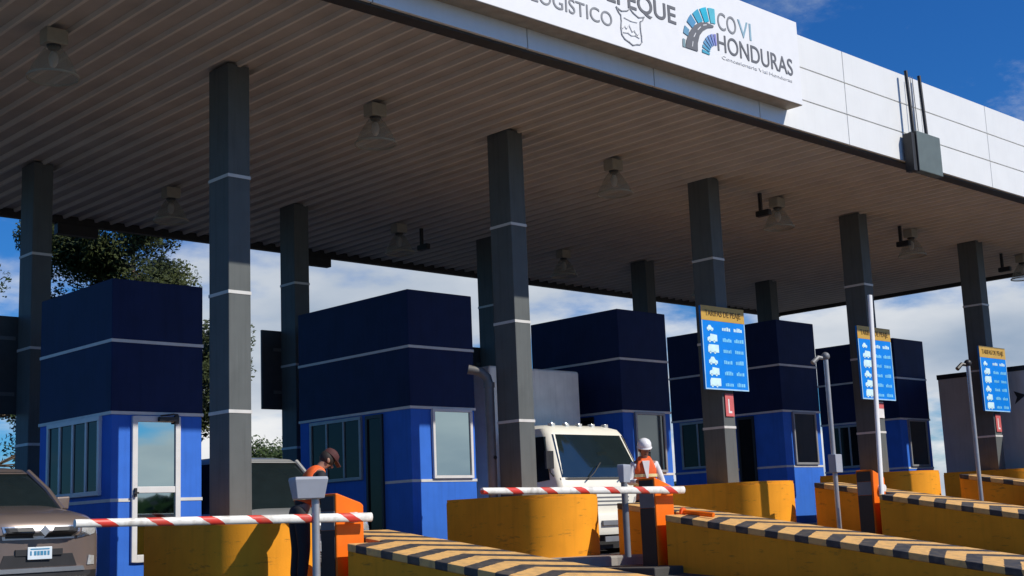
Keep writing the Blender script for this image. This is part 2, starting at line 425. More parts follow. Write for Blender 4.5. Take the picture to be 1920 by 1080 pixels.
# ------------------------------------------------------------------ columns
CW, CD = .34, .49
def column(ztop):
    t = thing('column', '', 'column')
    mb = MB(); mb.box(0, CW, 0, CD, -.3, ztop); mb.build('shaft', M['column'], t, bevel=.012)
    for z in (.65, 2.225, 3.80, 5.38):
        mb = MB(); mb.box(-.006, CW+.006, -.006, CD+.006, z-.022, z+.022); mb.build('band', M['band'], t)
    return t
flab = ['grey front column with four pale bands beside the glass door of a booth, nearest column',
        'grey front column standing left of the white truck behind a curved yellow wall',
        'grey front column with blue tariff board and red notice, right of the helmeted person',
        'grey front column carrying the tariff board that the raised barrier arm crosses',
        'grey front column at the far right carrying a tariff board beside the long grey trailer']
blab = ['dark rear column at the far left behind the booth with the glass door',
        'dark rear column between clouds above the windowed booth, dark board fixed behind it',
        'dark rear column tucked directly behind the front column left of the white truck',
        'dark rear column rising above the booth behind the white truck',
        'dark rear column behind the tariff board with red notice, above the fourth booth']
c0 = column(ZT+.03); c0['group'] = 'columns holding up the canopy'; c0['label'] = flab[0]
for k in range(1, 5): dup(c0, (S*k, 0, 0), flab[k])
for k in range(5): dup(c0, (S*k, 6.05, 0), blab[k])

# ------------------------------------------------------------------ islands, yellow walls
for k in range(5):
    mb = MB(); pl = [(-.68, 7.2), (-.68, -.9)] + [(.17-.85*math.cos(a), -.9-.85*math.sin(a)) for a in [R(15*i) for i in range(1, 7)]] + [(1.0, -2.2), (1.0, 7.2)]
    mb.prism([(x+S*k, y) for x, y in pl], IS[k]-1.0, IS[k], 'z')
    o = mb.build('pavement', M['concrete'], None, bevel=.03); struct(o)
    mb = MB(); mb.box(S*k-.60, S*k+.95, -3.1, -1.72, IS[k]-1.2, IS[k]-.14); struct(mb.build('pavement', M['asphalt'], None, bevel=.02))
HT = [.82, 1.05, 1.20, 1.37, 1.42]
wl = ['curved yellow wall end round the nearest column, shadow blob on its sunlit nose',
      'curved yellow wall end before the white truck, crossed by a lowered arm',
      'curved yellow wall end right of the person in the white helmet',
      'curved yellow wall end below the tariff board crossed by the raised barrier arm',
      'curved yellow wall end at the far right edge below the last tariff board']
def nose_poly(x0, x1, yb, yc, n=20):
    r = (x1-x0)/2; c = (x0+x1)/2
    return [(x0, yb)] + [(c-r*math.cos(PI*i/n), yc-r*.85*math.sin(PI*i/n)) for i in range(n+1)] + [(x1, yb)]
for k in range(5):
    t = thing('end_wall', wl[k], 'wall', (S*k, 0, IS[k]), group='curved yellow walls round the columns')
    yb = 2.05 if k == 2 else 1.1
    mb = MB(); mb.prism(nose_poly(-.60, .94, yb, -.45), -.2, HT[k]-IS[k]-.05, 'z')
    mb.build('wall_body', M['yellow'], t, smooth=True, angle=35)
    mb = MB(); mb.prism(nose_poly(-.592, .932, yb-.004, -.45), HT[k]-IS[k]-.05, HT[k]-IS[k], 'z')
    mb.build('coping', M['yellow'], t, smooth=True, angle=35)
dl = ['long low yellow divider with chevron striped top sloping to the camera, nearest the photo bottom',
      'long low yellow divider with striped top running out at the lower right corner',
      'long low yellow divider behind the nearer one, right of the raised barrier arm',
      'long low yellow divider at the right edge below the camera pole and last board']
DZ = [.50, .68, .88, 1.0]; DS = [.134, .150, .165, .165]; DY = [-2.5, -2.84, -3.06, -3.1]
for k in range(4):
    t = thing('divider_wall', dl[k], 'wall', (S*k, 0, 0), group='striped yellow dividers between the lanes')
    def zt(y): return DZ[k]+DS[k]*(y-DY[k])
    for nm, m, lo, hi, e in (('wall_body', M['yellow'], None, -.09, 0), ('striped_cap', M['cap'], -.09, 0, .012)):
        mb = MB()
        for (x0, x1, ya, yb, off) in ((0, 1.4, -9.0, DY[k], 0), (.56, 1.398, DY[k]+.001, -1.45, .003)):
            r = []
            for y in (ya, yb):
                b = ground(S*k+.7, y)-.3 if lo is None else zt(y)+lo
                b = min(b, zt(y)+hi-.02)
                r.append([(x0-e, y, b), (x1+e, y, b), (x1+e, y, zt(y)+hi-off), (x0-e, y, zt(y)+hi-off)])
            mb.rings(r)
        mb.build(nm, m, t, bevel=.015 if e else 0)

# ------------------------------------------------------------------ booths
def glazing(parent, axis, a0, a1, z0, z1, at, out, panes, fm, gm, fw=.055, name='window'):
    """framed window on a wall plane; axis 'x' = wall along X facing -Y, 'y' = wall along Y facing -X"""
    def bx(mb, p, q, lo, hi, d0, d1):
        if axis == 'x': mb.box(p, q, at-d1, at-d0, lo, hi)
        else: mb.box(at-d1, at-d0, p, q, lo, hi)
    f = MB()
    bx(f, a0, a1, z0, z0+fw, 0, out); bx(f, a0, a1, z1-fw, z1, 0, out)
    bx(f, a0, a0+fw, z0+fw, z1-fw, 0, out); bx(f, a1-fw, a1, z0+fw, z1-fw, 0, out)
    w = (a1-a0)/panes
    for i in range(1, panes): bx(f, a0+w*i-fw*.4, a0+w*i+fw*.4, z0+fw, z1-fw, 0, out*.9)
    fo = f.build(name, fm, parent, bevel=.004, bseg=1)
    p = MB(); bx(p, a0+fw*.5, a1-fw*.5, z0+fw*.5, z1-fw*.5, .003, out*.45); p.build('pane', gm, fo)
    return fo
BZ = [4.27, 4.57, 4.66, 4.84, 4.80]; BG = [0, .22, .30, .45, .42]
BY0 = [2.15, 2.0, 1.98, 1.95, 2.15]; BY1 = [4.41, 5.15, 4.35, 5.05, 4.4]
bl = ['navy and blue toll booth with white framed glass door, behind the taupe car',
      'navy and blue toll booth with white framed front window, second from left',
      'navy and blue toll booth directly behind the white truck and the person in helmet',
      'navy and blue toll booth behind the tariff board with the red notice',
      'navy and blue toll booth at far right, just left of the long grey trailer']
for k in range(5):
    t = thing('toll_booth', bl[k], 'toll booth', (S*k, 0, 0), group='toll booths on the islands')
    x0, x1, y0, y1 = -.54, .87, BY0[k], BY1[k]; zm = 2.38+BG[k]
    mb = MB(); mb.box(x0, x1, y0, y1, IS[k]-.1, zm); mb.build('lower_wall', M['blue'], t, bevel=.01)
    mb = MB(); mb.box(x0-.012, x1+.012, y0-.012, y1+.012, zm+.0005, BZ[k]); mb.build('upper_wall', M['navy'], t, bevel=.012)
    for z, e in ((zm, .020), (3.39+BG[k], .020), (1.18+BG[k], .008)):
        mb = MB()
        a, b, c, d = x0-e, x1+e, y0-e, y1+e
        if e == .008 and k == 0:
            mb.box(a, -.245, c, y0+.01, z-.022, z+.022); mb.box(.515, b, c, y0+.01, z-.022, z+.022); mb.box(a, x0+.01, y0+.011, d, z-.022, z+.022)
        elif e == .008 and k == 1:
            mb.box(a, b, c, y0+.01, z-.022, z+.022); mb.box(a, x0+.01, y0+.011, 2.70, z-.022, z+.022)
        else: mb.box(a, b, c, d, z-.022, z+.022)
        mb.build('band', M['band'], t)
    if k == 0:
        f = MB(); zb, zh = .33, 2.34
        f.box(-.24, -.16, y0-.045, y0, zb, zh); f.box(.43, .51, y0-.045, y0, zb, zh); f.box(-.16, .43, y0-.045, y0, zh-.08, zh)
        f.box(-.16, .43, y0-.045, y0, zb, zb+.10); f.box(-.16, .43, y0-.04, y0, 1.27, 1.36)
        d = f.build('door', M['alu'], t, bevel=.006, bseg=1)
        p = MB(); p.box(-.162, .432, y0-.018, y0-.004, 1.361, zh-.079); p.box(-.162, .432, y0-.018, y0-.004, zb+.099, 1.27); p.build('pane', M['mirror'], d)
        h = MB(); h.box(-.215, -.185, y0-.085, y0-.045, 1.22, 1.34); h.box(-.235, -.165, y0-.10, y0-.085, 1.26, 1.285); h.build('handle', M['black'], d)
        h = MB(); h.box(.14, .42, y0-.11, y0-.05, 2.27, 2.33); h.tube([(.16, y0-.09, 2.345), (.30, y0-.20, 2.36), (.45, y0-.06, 2.37)], .012, 6); h.box(.40, .46, y0-.08, y0-.045, 2.24, 2.36); h.build('door_closer', M['black'], d)
        glazing(t, 'y', 2.42, 4.08, 1.26, 2.36, x0, .05, 4, M['alu'], M['glass'], .06)
    else:
        gz = BG[k]
        fx0, fx1 = (-.10, .78) if k == 1 else (-.22, .66)
        glazing(t, 'x', fx0, fx1, 1.21+gz, 2.37+gz, y0, .05, 1 if k == 1 else 1, M['alu'] if k == 1 else M['alu_dark'], M['mirror'] if k == 1 else M['mirror_dark'], .05)
        glazing(t, 'y', 3.30, min(4.8, y1-.25), 1.26+gz, 2.34+gz, x0, .05, 3, M['alu_dark'], M['glass'], .055)
        dm = MB(); ya, yb = 2.72, 3.18
        dm.box(x0-.04, x0, ya, ya+.05, IS[k], 2.33+gz); dm.box(x0-.04, x0, yb-.05, yb, IS[k], 2.33+gz); dm.box(x0-.04, x0, ya+.05, yb-.05, 2.27+gz, 2.33+gz)
        do = dm.build('doorway', M['black'], t)
        p = MB(); p.box(x0-.012, x0-.003, ya+.05, yb-.05, IS[k]+.02, 2.27+gz); p.build('pane', M['glass'], do)  # dark plate standing in for the shade inside the open doorway
        if k == 3:
            v = MB(); v.box(.55, .70, y0-.02, y0-.003, .55+gz*.2, .68+gz*.2); v.build('vent', M['black'], t)

# ------------------------------------------------------------------ barrier gates
gl = ['lowered barrier gate with orange cabinet, arm over the lane of the taupe car',
      'lowered barrier gate with orange cabinet and arm in front of the white truck',
      'barrier gate with orange cabinet and white arm raised straight up before a tariff board']
GP = [(-.05, -2.35, IS[0], 1.07), (5.17, -2.70, IS[1]-.1, 1.20), (10.45, -2.92, IS[2]-.1, 1.29)]
for k, (gx, gy, gz, gt) in enumerate(GP):
    t = thing('barrier_gate', gl[k], 'barrier', (gx, gy, gz), group='barrier gates of the toll lanes')
    h = gt-gz; w = .40
    mb = MB(); mb.prism([(0, -.3), (w, -.3), (w, h-.14), (w-.04, h-.11), (.03, h), (0, h)], 0, .30, 'y'); mb.build('cabinet', M['orange'], t, bevel=.015)
    mb = MB(); mb.box(-.012, -.002, .02, .28, -.2, h-.42); mb.build('side_panel', M['black'], t)
    mb = MB(); mb.box(-.012, -.002, .02, .28, h-.415, h-.20); mb.build('side_panel', M['greypanel'], t)
    mb = MB(); mb.box(-.012, -.002, .02, .28, h-.195, h-.03); mb.build('side_panel', M['black'], t)
    pz = .79-gz if k == 0 else (1.02-gz if k == 1 else .98-gz)
    mb = MB(); mb.lathe([(.06, -.09), (.06, .01)], .22, pz, 14, 'y'); mb.build('pivot', M['whitesign'], t)
    mb = MB()
    if k < 2:
        L = 3.62 if k == 0 else 3.85
        ring = [[(x, -.14+.034*math.cos(2*PI*i/14), (.052-.012*(-x/L))*math.sin(2*PI*i/14)) for i in range(14)] for x in (.40, .0, -.8, -1.6, -2.4, -3.1, -L+.4)]
        o = mb.rings(ring).build('arm', M['arm'], t, smooth=True, angle=50); o.location = (0, 0, pz); o.rotation_euler = (0, R(.5), 0)
        if k == 1: o.location.x = .06
    else:
        ring = [[(.052*math.cos(2*PI*i/14), -.14+.034*math.sin(2*PI*i/14), z) for i in range(14)] for z in (-.12, 1, 2, 3, 3.25)]
        o = mb.rings(ring).build('arm', M['sign_white'], t, smooth=True, angle=50); o.location = (.04, 0, pz); o.rotation_euler = (0, R(3.0), R(0))

# card readers on posts
kl = ['grey box shaped card reader on a post in front of the person in dark clothes',
      'grey flat card reader on a post in front of the white truck']
for k, (kx, ky, z0, z1, zg) in enumerate(((-.53, -2.5, 1.01, 1.25, IS[0]), (4.72, -2.55, 1.14, 1.39, IS[1]))):
    t = thing('card_reader', kl[k], 'card reader', (kx, ky, zg), R(-18 if k == 0 else 20), group='card readers before the barriers')
    mb = MB(); a, b = z0-zg, z1-zg
    W = .19 if k == 0 else .14; Dp = .14 if k == 0 else .05
    mb.rings([[(-W*.82, -Dp*.7, a), (W*.82, -Dp*.7, a), (W*.82, Dp*.7, a), (-W*.82, Dp*.7, a)], [(-W, -Dp, b-.03), (W, -Dp, b-.03), (W, Dp, b-.03), (-W, Dp, b-.03)], [(-W*.97, -Dp*.95, b), (W*.97, -Dp*.95, b), (W*.97, Dp*.95, b), (-W*.97, Dp*.95, b)]])
    mb.build('reader_head', M['kiosk'], t, bevel=.008)
    mb = MB(); mb.tube([(.08 if k == 0 else -.03, 0, 0), (.08 if k == 0 else -.03, 0, a+.01)], .045, 12); mb.build('post', M['steel'] if k == 0 else M['greypanel'], t, smooth=True)

# fallen orange delineator on the second divider
t = thing('delineator', 'orange delineator post lying on the end of a striped yellow divider', 'delineator', (5.55, -3.15, .68), 0)
mb = MB(); mb.tube([(0, .26, .03), (0, .0, .0), (.02, -.24, -.03)], [.032, .036, .034], 12); mb.build('post', M['orange'], t, smooth=True)
mb = MB(); mb.tube([(0, .30, .032), (0, .26, .03)], [.06, .06], 12); mb.build('foot', M['vest'], t, smooth=True)

# ------------------------------------------------------------------ tariff boards on the columns
def car_icon(mb, x, z, s, kind, y):
    base = [(0, 0), (.17*s, 0), (.17*s, .035*s), (.13*s, .045*s), (.10*s, .08*s), (.05*s, .08*s), (.025*s, .045*s), (0, .04*s)]
    if kind % 3 == 1: base = [(0, 0), (.19*s, 0), (.19*s, .08*s), (.06*s, .09*s), (.05*s, .055*s), (.02*s, .05*s), (0, .035*s)]
    if kind % 3 == 2: base = [(0, 0), (.21*s, 0), (.21*s, .095*s), (.02*s, .095*s), (0, .06*s)]
    mb.prism([(x+a, z+b) for a, b in base], y-.004, y, 'y')
    for wx in (.04, .13): mb.lathe([(.018*s, y-.004), (.018*s, y)], x+wx*s, z-.002, 10, 'y')
def tariff_board(label):
    t = thing('tariff_board', label, 'sign', group='blue tariff boards on the front columns')
    mb = MB(); mb.box(-.64, .64, -.05, 0, 0, 1.53); mb.build('board', M['boardblue'], t, bevel=.008)
    mb = MB()
    mb.box(-.645, .645, -.054, -.0505, -.002, .022); mb.box(-.645, -.62, -.054, -.0505, .022, 1.26); mb.box(.62, .645, -.054, -.0505, .022, 1.26); mb.build('rim', M['boardrim'], t)
    mb = MB(); mb.box(-.645, .645, -.054, -.0505, 1.265, 1.535); mb.build('header', M['boardyel'], t)
    text_part('header_text', 'TARIFAS DE PEAJE', M['boardtext'], t, -.53, -.056, 1.35, .105, 1.06, .0)
    rnd = random.Random(4)
    for i in range(6):
        z = 1.13-.205*i
        mb = MB(); car_icon(mb, -.50, z-.04, 1.5 if i else 1.1, i, -.051); mb.build('icon', M['icon'], t)
        for x0, w in ((-.05, .24), (.30, .24)):
            x = x0; mb = MB()
            while x < x0+w:
                q = rnd.uniform(.025, .05); mb.box(x, x+q, -.054, -.0505, z-.035, z+rnd.uniform(.015, .04)); x += q+.014
            mb.build('price_figures', M['icon2'] if i else M['icon'], t)
    mb = MB(); mb.box(-.2, .2, .0, .04, .3, .36); mb.box(-.2, .2, 0, .04, 1.1, 1.16); mb.build('bracket', M['steel'], t)
    return t
tb = tariff_board('blue tariff board above a red notice, right of the person in the white helmet')
tb.location = (2*S+.03, -.06, 2.89)
dup(tb, (3*S+.02, -.06, 2.89), 'blue tariff board crossed by the raised white barrier arm')
dup(tb, (4*S+.04, -.06, 2.79), 'blue tariff board at the far right in front of the grey trailer')
def small_notice(label, m, x, z, white):
    t = thing('notice', label, 'notice', (x, -.012, z), group='small notices on the front columns')
    mb = MB(); mb.box(.05, .30, -.012, 0, 0, .42 if not white else .34); mb.build('notice_panel', m, t, bevel=.004)
    if white:
        mb = MB(); mb.box(.055, .295, -.015, -.0125, .20, .32); mb.build('notice_mark', M['redsign'], t)
    else:
        mb = MB(); mb.box(.13, .165, -.015, -.0125, .06, .32); mb.box(.165, .23, -.015, -.0125, .06, .10); mb.build('notice_mark', M['whitesign'], t)
small_notice('red notice with a white mark below the tariff board right of the helmeted person', M['redsign'], 2*S, 2.42, False)
small_notice('white and red notice below the tariff board crossed by the raised arm', M['whitesign'], 3*S, 2.52, True)
small_notice('red notice below the far right tariff board', M['redsign'], 4*S, 2.32, False)
# boards seen from behind on rear columns
for x, z0, z1, lb in ((4.78, 2.98, 4.5, 'dark back of a sign board beside the second booth, against white cloud'), (-.98, 2.75, 4.38, 'dark back of a sign board at the left edge above the taupe car'), (10.05, 3.0, 4.5, 'dark back of a sign board just above the pipe with the elbow')):
    t = thing('road_sign', lb, 'sign', (x, 6.56, 0), group='sign boards seen from behind')
    mb = MB(); mb.box(0, 1.25, 0, .05, z0, z1); mb.build('panel', M['boardback'], t, bevel=.008)
    mb = MB(); mb.box(.25, .95, -.012, -.001, z0+.3, z0+.36); mb.box(.25, .95, -.012, -.001, z1-.4, z1-.34); mb.build('rail', M['pipe'], t)

# poles
pl = ['thin grey pole with a camera head between the fourth booth and a striped divider',
      'thin grey pole with a camera head before the long grey trailer']
for k, lb in ((2, pl[0]), (3, pl[1])):
    t = thing('camera_pole', lb, 'camera pole', (S*k+.24 if k == 2 else S*k+.12, -2.1, IS[k]-.05), group='camera poles on the islands')
    H = 3.02 if k == 2 else 3.05
    mb = MB(); mb.tube([(0, 0, -.1), (0, 0, H)], .042, 12); mb.build('mast', M['steel'], t, smooth=True)
    mb = MB(); mb.box(-.10, .10, -.10, .10, -.1, .015); mb.build('base_plate', M['steel'], t)
    mb = MB(); mb.ball((0, 0, H+.04), .075); mb.tube([(0, 0, H), (-.14, .06, H+.02), (-.26, .10, H-.08)], [.03, .04, .045], 8); mb.build('camera_head', M['greypanel'] if k == 2 else M['black'], t, smooth=True)
    if k == 2:
        mb = MB(); mb.box(-.10, .10, -.10, .05, 1.05, 1.36); mb.build('control_box', M['kiosk'], t, bevel=.01)
t = thing('pipe_mast', 'dull metal pipe with an elbow at its top beside the second front column', 'pipe', (5.10, .55, IS[1]))
mb = MB(); mb.tube([(0, 0, 0), (0, 0, 2.7), (-.02, .02, 2.82), (-.10, .08, 2.92), (-.26, .2, 2.96)], .075, 14); mb.build('pipe', M['pipe'], t, smooth=True)
mb = MB(); mb.lathe([(.09, 2.66), (.09, 2.74)], 0, 0, 14); mb.build('collar', M['pipe'], t); mb = MB(); mb.lathe([(.03, -.09), (.03, -.07)], 0, 1.55, 10, 'y'); mb.build('knob', M['black'], t)

# ------------------------------------------------------------------ lamps and hanging cameras
LX = [-2.35, 2.66, 7.97, 12.9, 18.1, 23.6]
ll0 = ['glass ceiling lamp at the upper left corner, largest in view', 'glass ceiling lamp between the first two front columns', 'glass ceiling lamp between the second and third front columns',
       'glass ceiling lamp beside a hanging camera, right of the third front column', 'glass ceiling lamp beside a hanging camera, between the last two front columns', 'glass ceiling lamp cut by the right edge of the photo']
ll1 = ['glass ceiling lamp near the rear edge, left of the nearest column', 'glass ceiling lamp near the rear edge beside a hanging fan shaped bracket', 'glass ceiling lamp near the rear edge, right of the second front column', 'dim glass ceiling lamp near the rear edge behind the third front column']
t = thing('ceiling_lamp', ll0[0], 'lamp', (LX[0], .22, ZT), group='glass lamps under the canopy')
mb = MB(); mb.box(-.14, .14, -.11, .11, -.20, -.002); mb.build('gear_box', M['lampbox'], t, bevel=.015)
mb = MB(); mb.lathe([(.07, -.25), (.09, -.20)], 0, 0, 14); mb.build('lamp_holder', M['black'], t)
mb = MB(); mb.lathe([(.10, -.235), (.15, -.30), (.21, -.40), (.26, -.50), (.305, -.60), (.31, -.62)], 0, 0, 28, cap=False); mb.build('lamp_shade', M['lampshade'], t, smooth=True)
mb = MB(); mb.lathe([(.30, -.63), (.318, -.63), (.318, -.605), (.30, -.605), (.30, -.63)], 0, 0, 28, cap=False); mb.build('lamp_rim', M['lampbox'], t)
mb = MB(); mb.ball((0, 0, -.38), (.06, .06, .11)); mb.build('bulb', M['whitesign'], t, smooth=True)
for i in range(1, 6): dup(t, (LX[i], .2, ZT), ll0[i])
for i in range(1, 5): dup(t, (LX[i], 6.25, ZT), ll1[i-1])
hc = thing('hanging_camera', 'dark hanging camera beside the lamp right of the third front column', 'camera', (12.25, .15, ZT), group='cameras hanging from the canopy')
mb = MB(); mb.box(-.03, .03, -.03, .03, -.36, -.002); mb.build('bracket_rod', M['black'], hc)
mb = MB(); mb.box(-.06, .06, -.22, .10, -.48, -.361); mb.build('camera_body', M['black'], hc, bevel=.02)
dup(hc, (17.55, .15, ZT), 'dark hanging camera beside the lamp between the last two front columns')
dup(hc, (22.9, .4, ZT), 'dark hanging camera near the right edge of the photo')
dup(hc, (8.62, 6.3, ZT), 'dark hanging camera near the rear edge of the canopy above the second booth')
for x, lb in ((2.0, 'dark cable box under the rear canopy edge above the first booth'), (7.7, 'dark cable box under the rear canopy edge right of a rear column')):
    mb = MB(); mb.box(0, .85, 9.45, 9.62, ZT-.32, ZT-.105); o = mb.build('cable_box', M['trim_dark'], None, bevel=.01); o.location.x = x; tag(o, lb, 'box', 'cable boxes on the rear canopy edge')

# ------------------------------------------------------------------ vehicles
def section(y, hw, zb, zt, sweep, n=60, e=.38):
    out = []
    for i in range(n):
        a = 2*PI*i/n; c, s_ = math.cos(a), math.sin(a)
        X = hw*math.copysign(abs(c)**e, c); Z = (zb+zt)/2+(zt-zb)/2*math.copysign(abs(s_)**e, s_)
        out.append((X, y+sweep*abs(X/hw)**3, Z))
    return out
def patch(bvh, corners, out, nx=28, nz=8):
    """a plate that hugs the front of a body: corners (x,z) bl, br, tr, tl"""
    mb = MB(); rows = []
    for j in range(nz+1):
        r = []
        for i in range(nx+1):
            u, v = i/nx, j/nz
            x = (1-v)*((1-u)*corners[0][0]+u*corners[1][0])+v*((1-u)*corners[3][0]+u*corners[2][0])
            z = (1-v)*((1-u)*corners[0][1]+u*corners[1][1])+v*((1-u)*corners[3][1]+u*corners[2][1])
            h = bvh.ray_cast(Vector((x, -5, z)), Vector((0, 1, 0)))
            y = h[0].y if h[0] else .3
            r.append((x, y-out, z))
        rows.append(r)
    V = [[mb.bm.verts.new(p) for p in r] for r in rows]; W = [[mb.bm.verts.new((p[0], p[1]+out+.02, p[2])) for p in r] for r in rows]
    for j in range(nz):
        for i in range(nx): mb.bm.faces.new((V[j][i], V[j][i+1], V[j+1][i+1], V[j+1][i]))
    edge = [(0, i) for i in range(nx+1)] + [(j, nx) for j in range(1, nz+1)] + [(nz, i) for i in range(nx-1, -1, -1)] + [(j, 0) for j in range(nz-1, 0, -1)]
    for a, b in zip(edge, edge[1:]+edge[:1]): mb.bm.faces.new((V[a[0]][a[1]], V[b[0]][b[1]], W[b[0]][b[1]], W[a[0]][a[1]]))
    return mb
def wheel(parent, x, y, r, w):
    s = 1 if x > 0 else -1
    mb = MB(); mb.lathe([(r*.62, x-w/2), (r*.93, x-w/2), (r, x-w*.32), (r, x+w*.32), (r*.93, x+w/2), (r*.62, x+w/2)], y, r, 24, 'x')
    o = mb.build('wheel', M['rubber'], parent, smooth=True, angle=30)
    mb = MB(); mb.lathe([(r*.60, x+s*(w/2-.03)), (r*.56, x+s*(w/2)), (r*.2, x+s*(w/2-.02)), (.02, x+s*(w/2))], y, r, 20, 'x'); mb.build('rim', M['steel'], o, smooth=True, angle=30)
def suv(name, label, loc, rz, paint, L=4.6, H=1.70, hood=1.0, front=True, cat='car'):
    t = thing(name, label, cat, loc, rz)
    secs = [(.0, .74, .44, hood-.22, .20), (.02, .82, .34, hood-.14, .23), (.10, .87, .29, hood-.05, .23), (.28, .895, .27, hood, .17), (.7, .90, .26, hood+.06, .08), (1.2, .905, .26, hood+.12, .02), (2.6, .91, .26, hood+.13, 0), (L-.4, .90, .28, hood+.12, 0), (L-.1, .87, .36, hood+.06, -.06), (L, .78, .45, hood-.1, -.08)]
    mb = MB(); mb.rings([section(*q) for q in secs])
    bmesh.ops.recalc_face_normals(mb.bm, faces=mb.bm.faces)
    bvh = BVHTree.FromBMesh(mb.bm)
    mb.build('body', paint, t, smooth=True, angle=50)
    zb, zr = hood+.06, H-.07
    def rr(z, y0, y1, hw, n=6):
        p = []
        for cx_, cy_, a0 in ((hw-.12, y1-.14, 0), (-hw+.12, y1-.14, 90), (-hw+.12, y0+.14, 180), (hw-.12, y0+.14, 270)):
            for i in range(n+1):
                a = R(a0+90*i/n); p.append((cx_+.12*math.cos(a), cy_+.14*math.sin(a), z))
        return p
    mb = MB(); mb.rings([rr(zb, 1.08, L-.25, .80), rr(zb+(zr-zb)*.5, 1.45, L-.36, .75), rr(zr, 1.86, L-.5, .67)]); mb.build('windows', M['carglass'], t, smooth=True, angle=50)
    mb = MB(); mb.rings([rr(zr-.03, 1.80, L-.47, .685), rr(zr+.03, 1.93, L-.50, .665), rr(H, 2.2, L-.7, .56)]); mb.build('roof', paint, t, smooth=True, angle=50)
    for s in (-1, 1):
        mb = MB(); mb.tube([(s*.80, 1.13, zb-.02), (s*.755, 1.48, zb+(zr-zb)*.5), (s*.675, 1.88, zr)], [.045, .038, .035], 8); mb.build('pillar', paint, t, smooth=True)
        mb = MB(); mb.tube([(s*.81, 2.55, zb), (s*.69, 2.6, zr)], .03, 6); mb.tube([(s*.81, 3.5, zb), (s*.69, 3.45, zr)], .035, 6); mb.build('pillar', M['black'], t)
        mb = MB(); mb.rings([[(s*(.86+q*a), 1.42+b, zb+.08+c) for a, b, c in ((0, -.06, -.06), (0, -.06, .06), (0, .06, .06), (0, .06, -.06))] for q in (0, 1)] if False else [[(s*.86, 1.40, zb+.02), (s*.86, 1.40, zb+.16), (s*.86, 1.50, zb+.16), (s*.86, 1.50, zb+.02)], [(s*1.04, 1.43, zb), (s*1.06, 1.43, zb+.17), (s*1.05, 1.52, zb+.17), (s*1.03, 1.52, zb)]]); mb.build('mirror', paint, t, bevel=.02)
        for y in (.85, L-.9):
            wheel(t, s*.80, y, .35, .24)
    if front:
        zc = hood-.20; dz = hood-1.07
        patch(bvh, [(-.80, .30+dz*.5), (.80, .30+dz*.5), (.80, .40+dz), (-.80, .40+dz)], .012).build('lower_bumper', M['black'], t)
        patch(bvh, [(-.50, .46+dz), (.50, .46+dz), (.44, .60+dz), (-.44, .60+dz)], .012).build('air_intake', M['black'], t)
        patch(bvh, [(-.60, .40+dz), (.60, .40+dz), (.58, .45+dz), (-.58, .45+dz)], .03).build('skid_strip', M['chrome'], t)
        g_ = patch(bvh, [(-.46, zc-.10), (.46, zc-.10), (.50, zc+.05), (-.50, zc+.05)], .008).build('grille', M['chrome'], t)
        for s in (-1, 1):
            patch(bvh, [(s*.07, zc-.085), (s*.42, zc-.08), (s*.47, zc+.035), (s*.14, zc+.035)], .018).build('grille_mesh', M['black'], g_)
            patch(bvh, [(s*.50, zc-.10), (s*.76, zc-.05), (s*.80, zc+.07), (s*.54, zc+.05)], .012).build('headlight', M['lampglass'], t)
            patch(bvh, [(s*.64, .46+dz), (s*.76, .46+dz), (s*.76, .56+dz), (s*.66, .57+dz)], .012).build('fog_light', M['lampglass'], t)
        mb = MB(); h = bvh.ray_cast(Vector((0, -5, zc-.02)), Vector((0, 1, 0)))[0]
        mb.prism([(0, zc-.07), (.06, zc-.01), (0, zc+.05), (-.06, zc-.01)], h.y-.03, h.y-.012, 'y'); mb.build('badge', M['chrome'], t)
        h = bvh.ray_cast(Vector((0, -5, .60+dz)), Vector((0, 1, 0)))[0]
        mb = MB(); mb.box(-.30, .30, h.y-.03, h.y+.03, .59+dz, .66+dz); mb.build('plate_holder', M['black'], t)
        mb = MB(); mb.box(-.155, .155, h.y-.045, h.y-.031, .545+dz, .685+dz); p = mb.build('licence_plate', M['plate'], t, bevel=.004)
        mb = MB()
        for i, (a, b) in enumerate(((-.125, -.105), (-.075, -.045), (-.035, -.005), (.005, .04), (.05, .08), (.095, .12))): mb.box(a, b, h.y-.048, h.y-.0452, .592+dz, .64+dz)
        mb.box(-.12, .12, h.y-.048, h.y-.0452, .655+dz, .668+dz); mb.build('plate_mark', M['plateblue'], p)
    return t
suv('parked_car', 'taupe brown off road car at the left edge with a pale licence plate', (-2.50, -.12, ground(-2.5, 0)+.02), 0, M['carpaint'], 4.7, 1.83, 1.20).scale = (.93, 1, 1)
suv('parked_car', 'white off road car with dark windscreen behind the nearest column', (2.02, .55, ground(2, 1)), 0, M['silverpaint'], 4.5, 1.93, 1.02)
# dark van farther back in the same lane
def van(label, loc):
    t = thing('parked_van', label, 'van', loc)
    mb = MB(); mb.rings([section(*q) for q in ((0, .78, .4, .95, .12), (.05, .86, .3, 1.1, .15), (.6, .92, .28, 1.25, .05), (1.3, .93, .28, 2.05, 0), (1.7, .92, .28, 2.2, 0), (4.6, .92, .3, 2.2, 0), (4.75, .85, .4, 2.05, 0))]); mb.build('body', M['darkpaint'], t, smooth=True, angle=50)
    mb = MB(); mb.rings([[(-.72, .62, 1.30), (.72, .62, 1.30), (.66, 1.22, 1.97), (-.66, 1.22, 1.97)], [(-.72, .9, 1.2), (.72, .9, 1.2), (.66, 1.5, 1.9), (-.66, 1.5, 1.9)]]); mb.build('windscreen', M['carglass'], t)
    for s in (-1, 1):
        mb = MB(); mb.box(s*.5-.12, s*.5+.12, -.02, .1, .72, .88); mb.build('headlight', M['lampglass'], t, bevel=.02)
        for y in (.9, 3.9): wheel(t, s*.8, y, .34, .22)
    return t
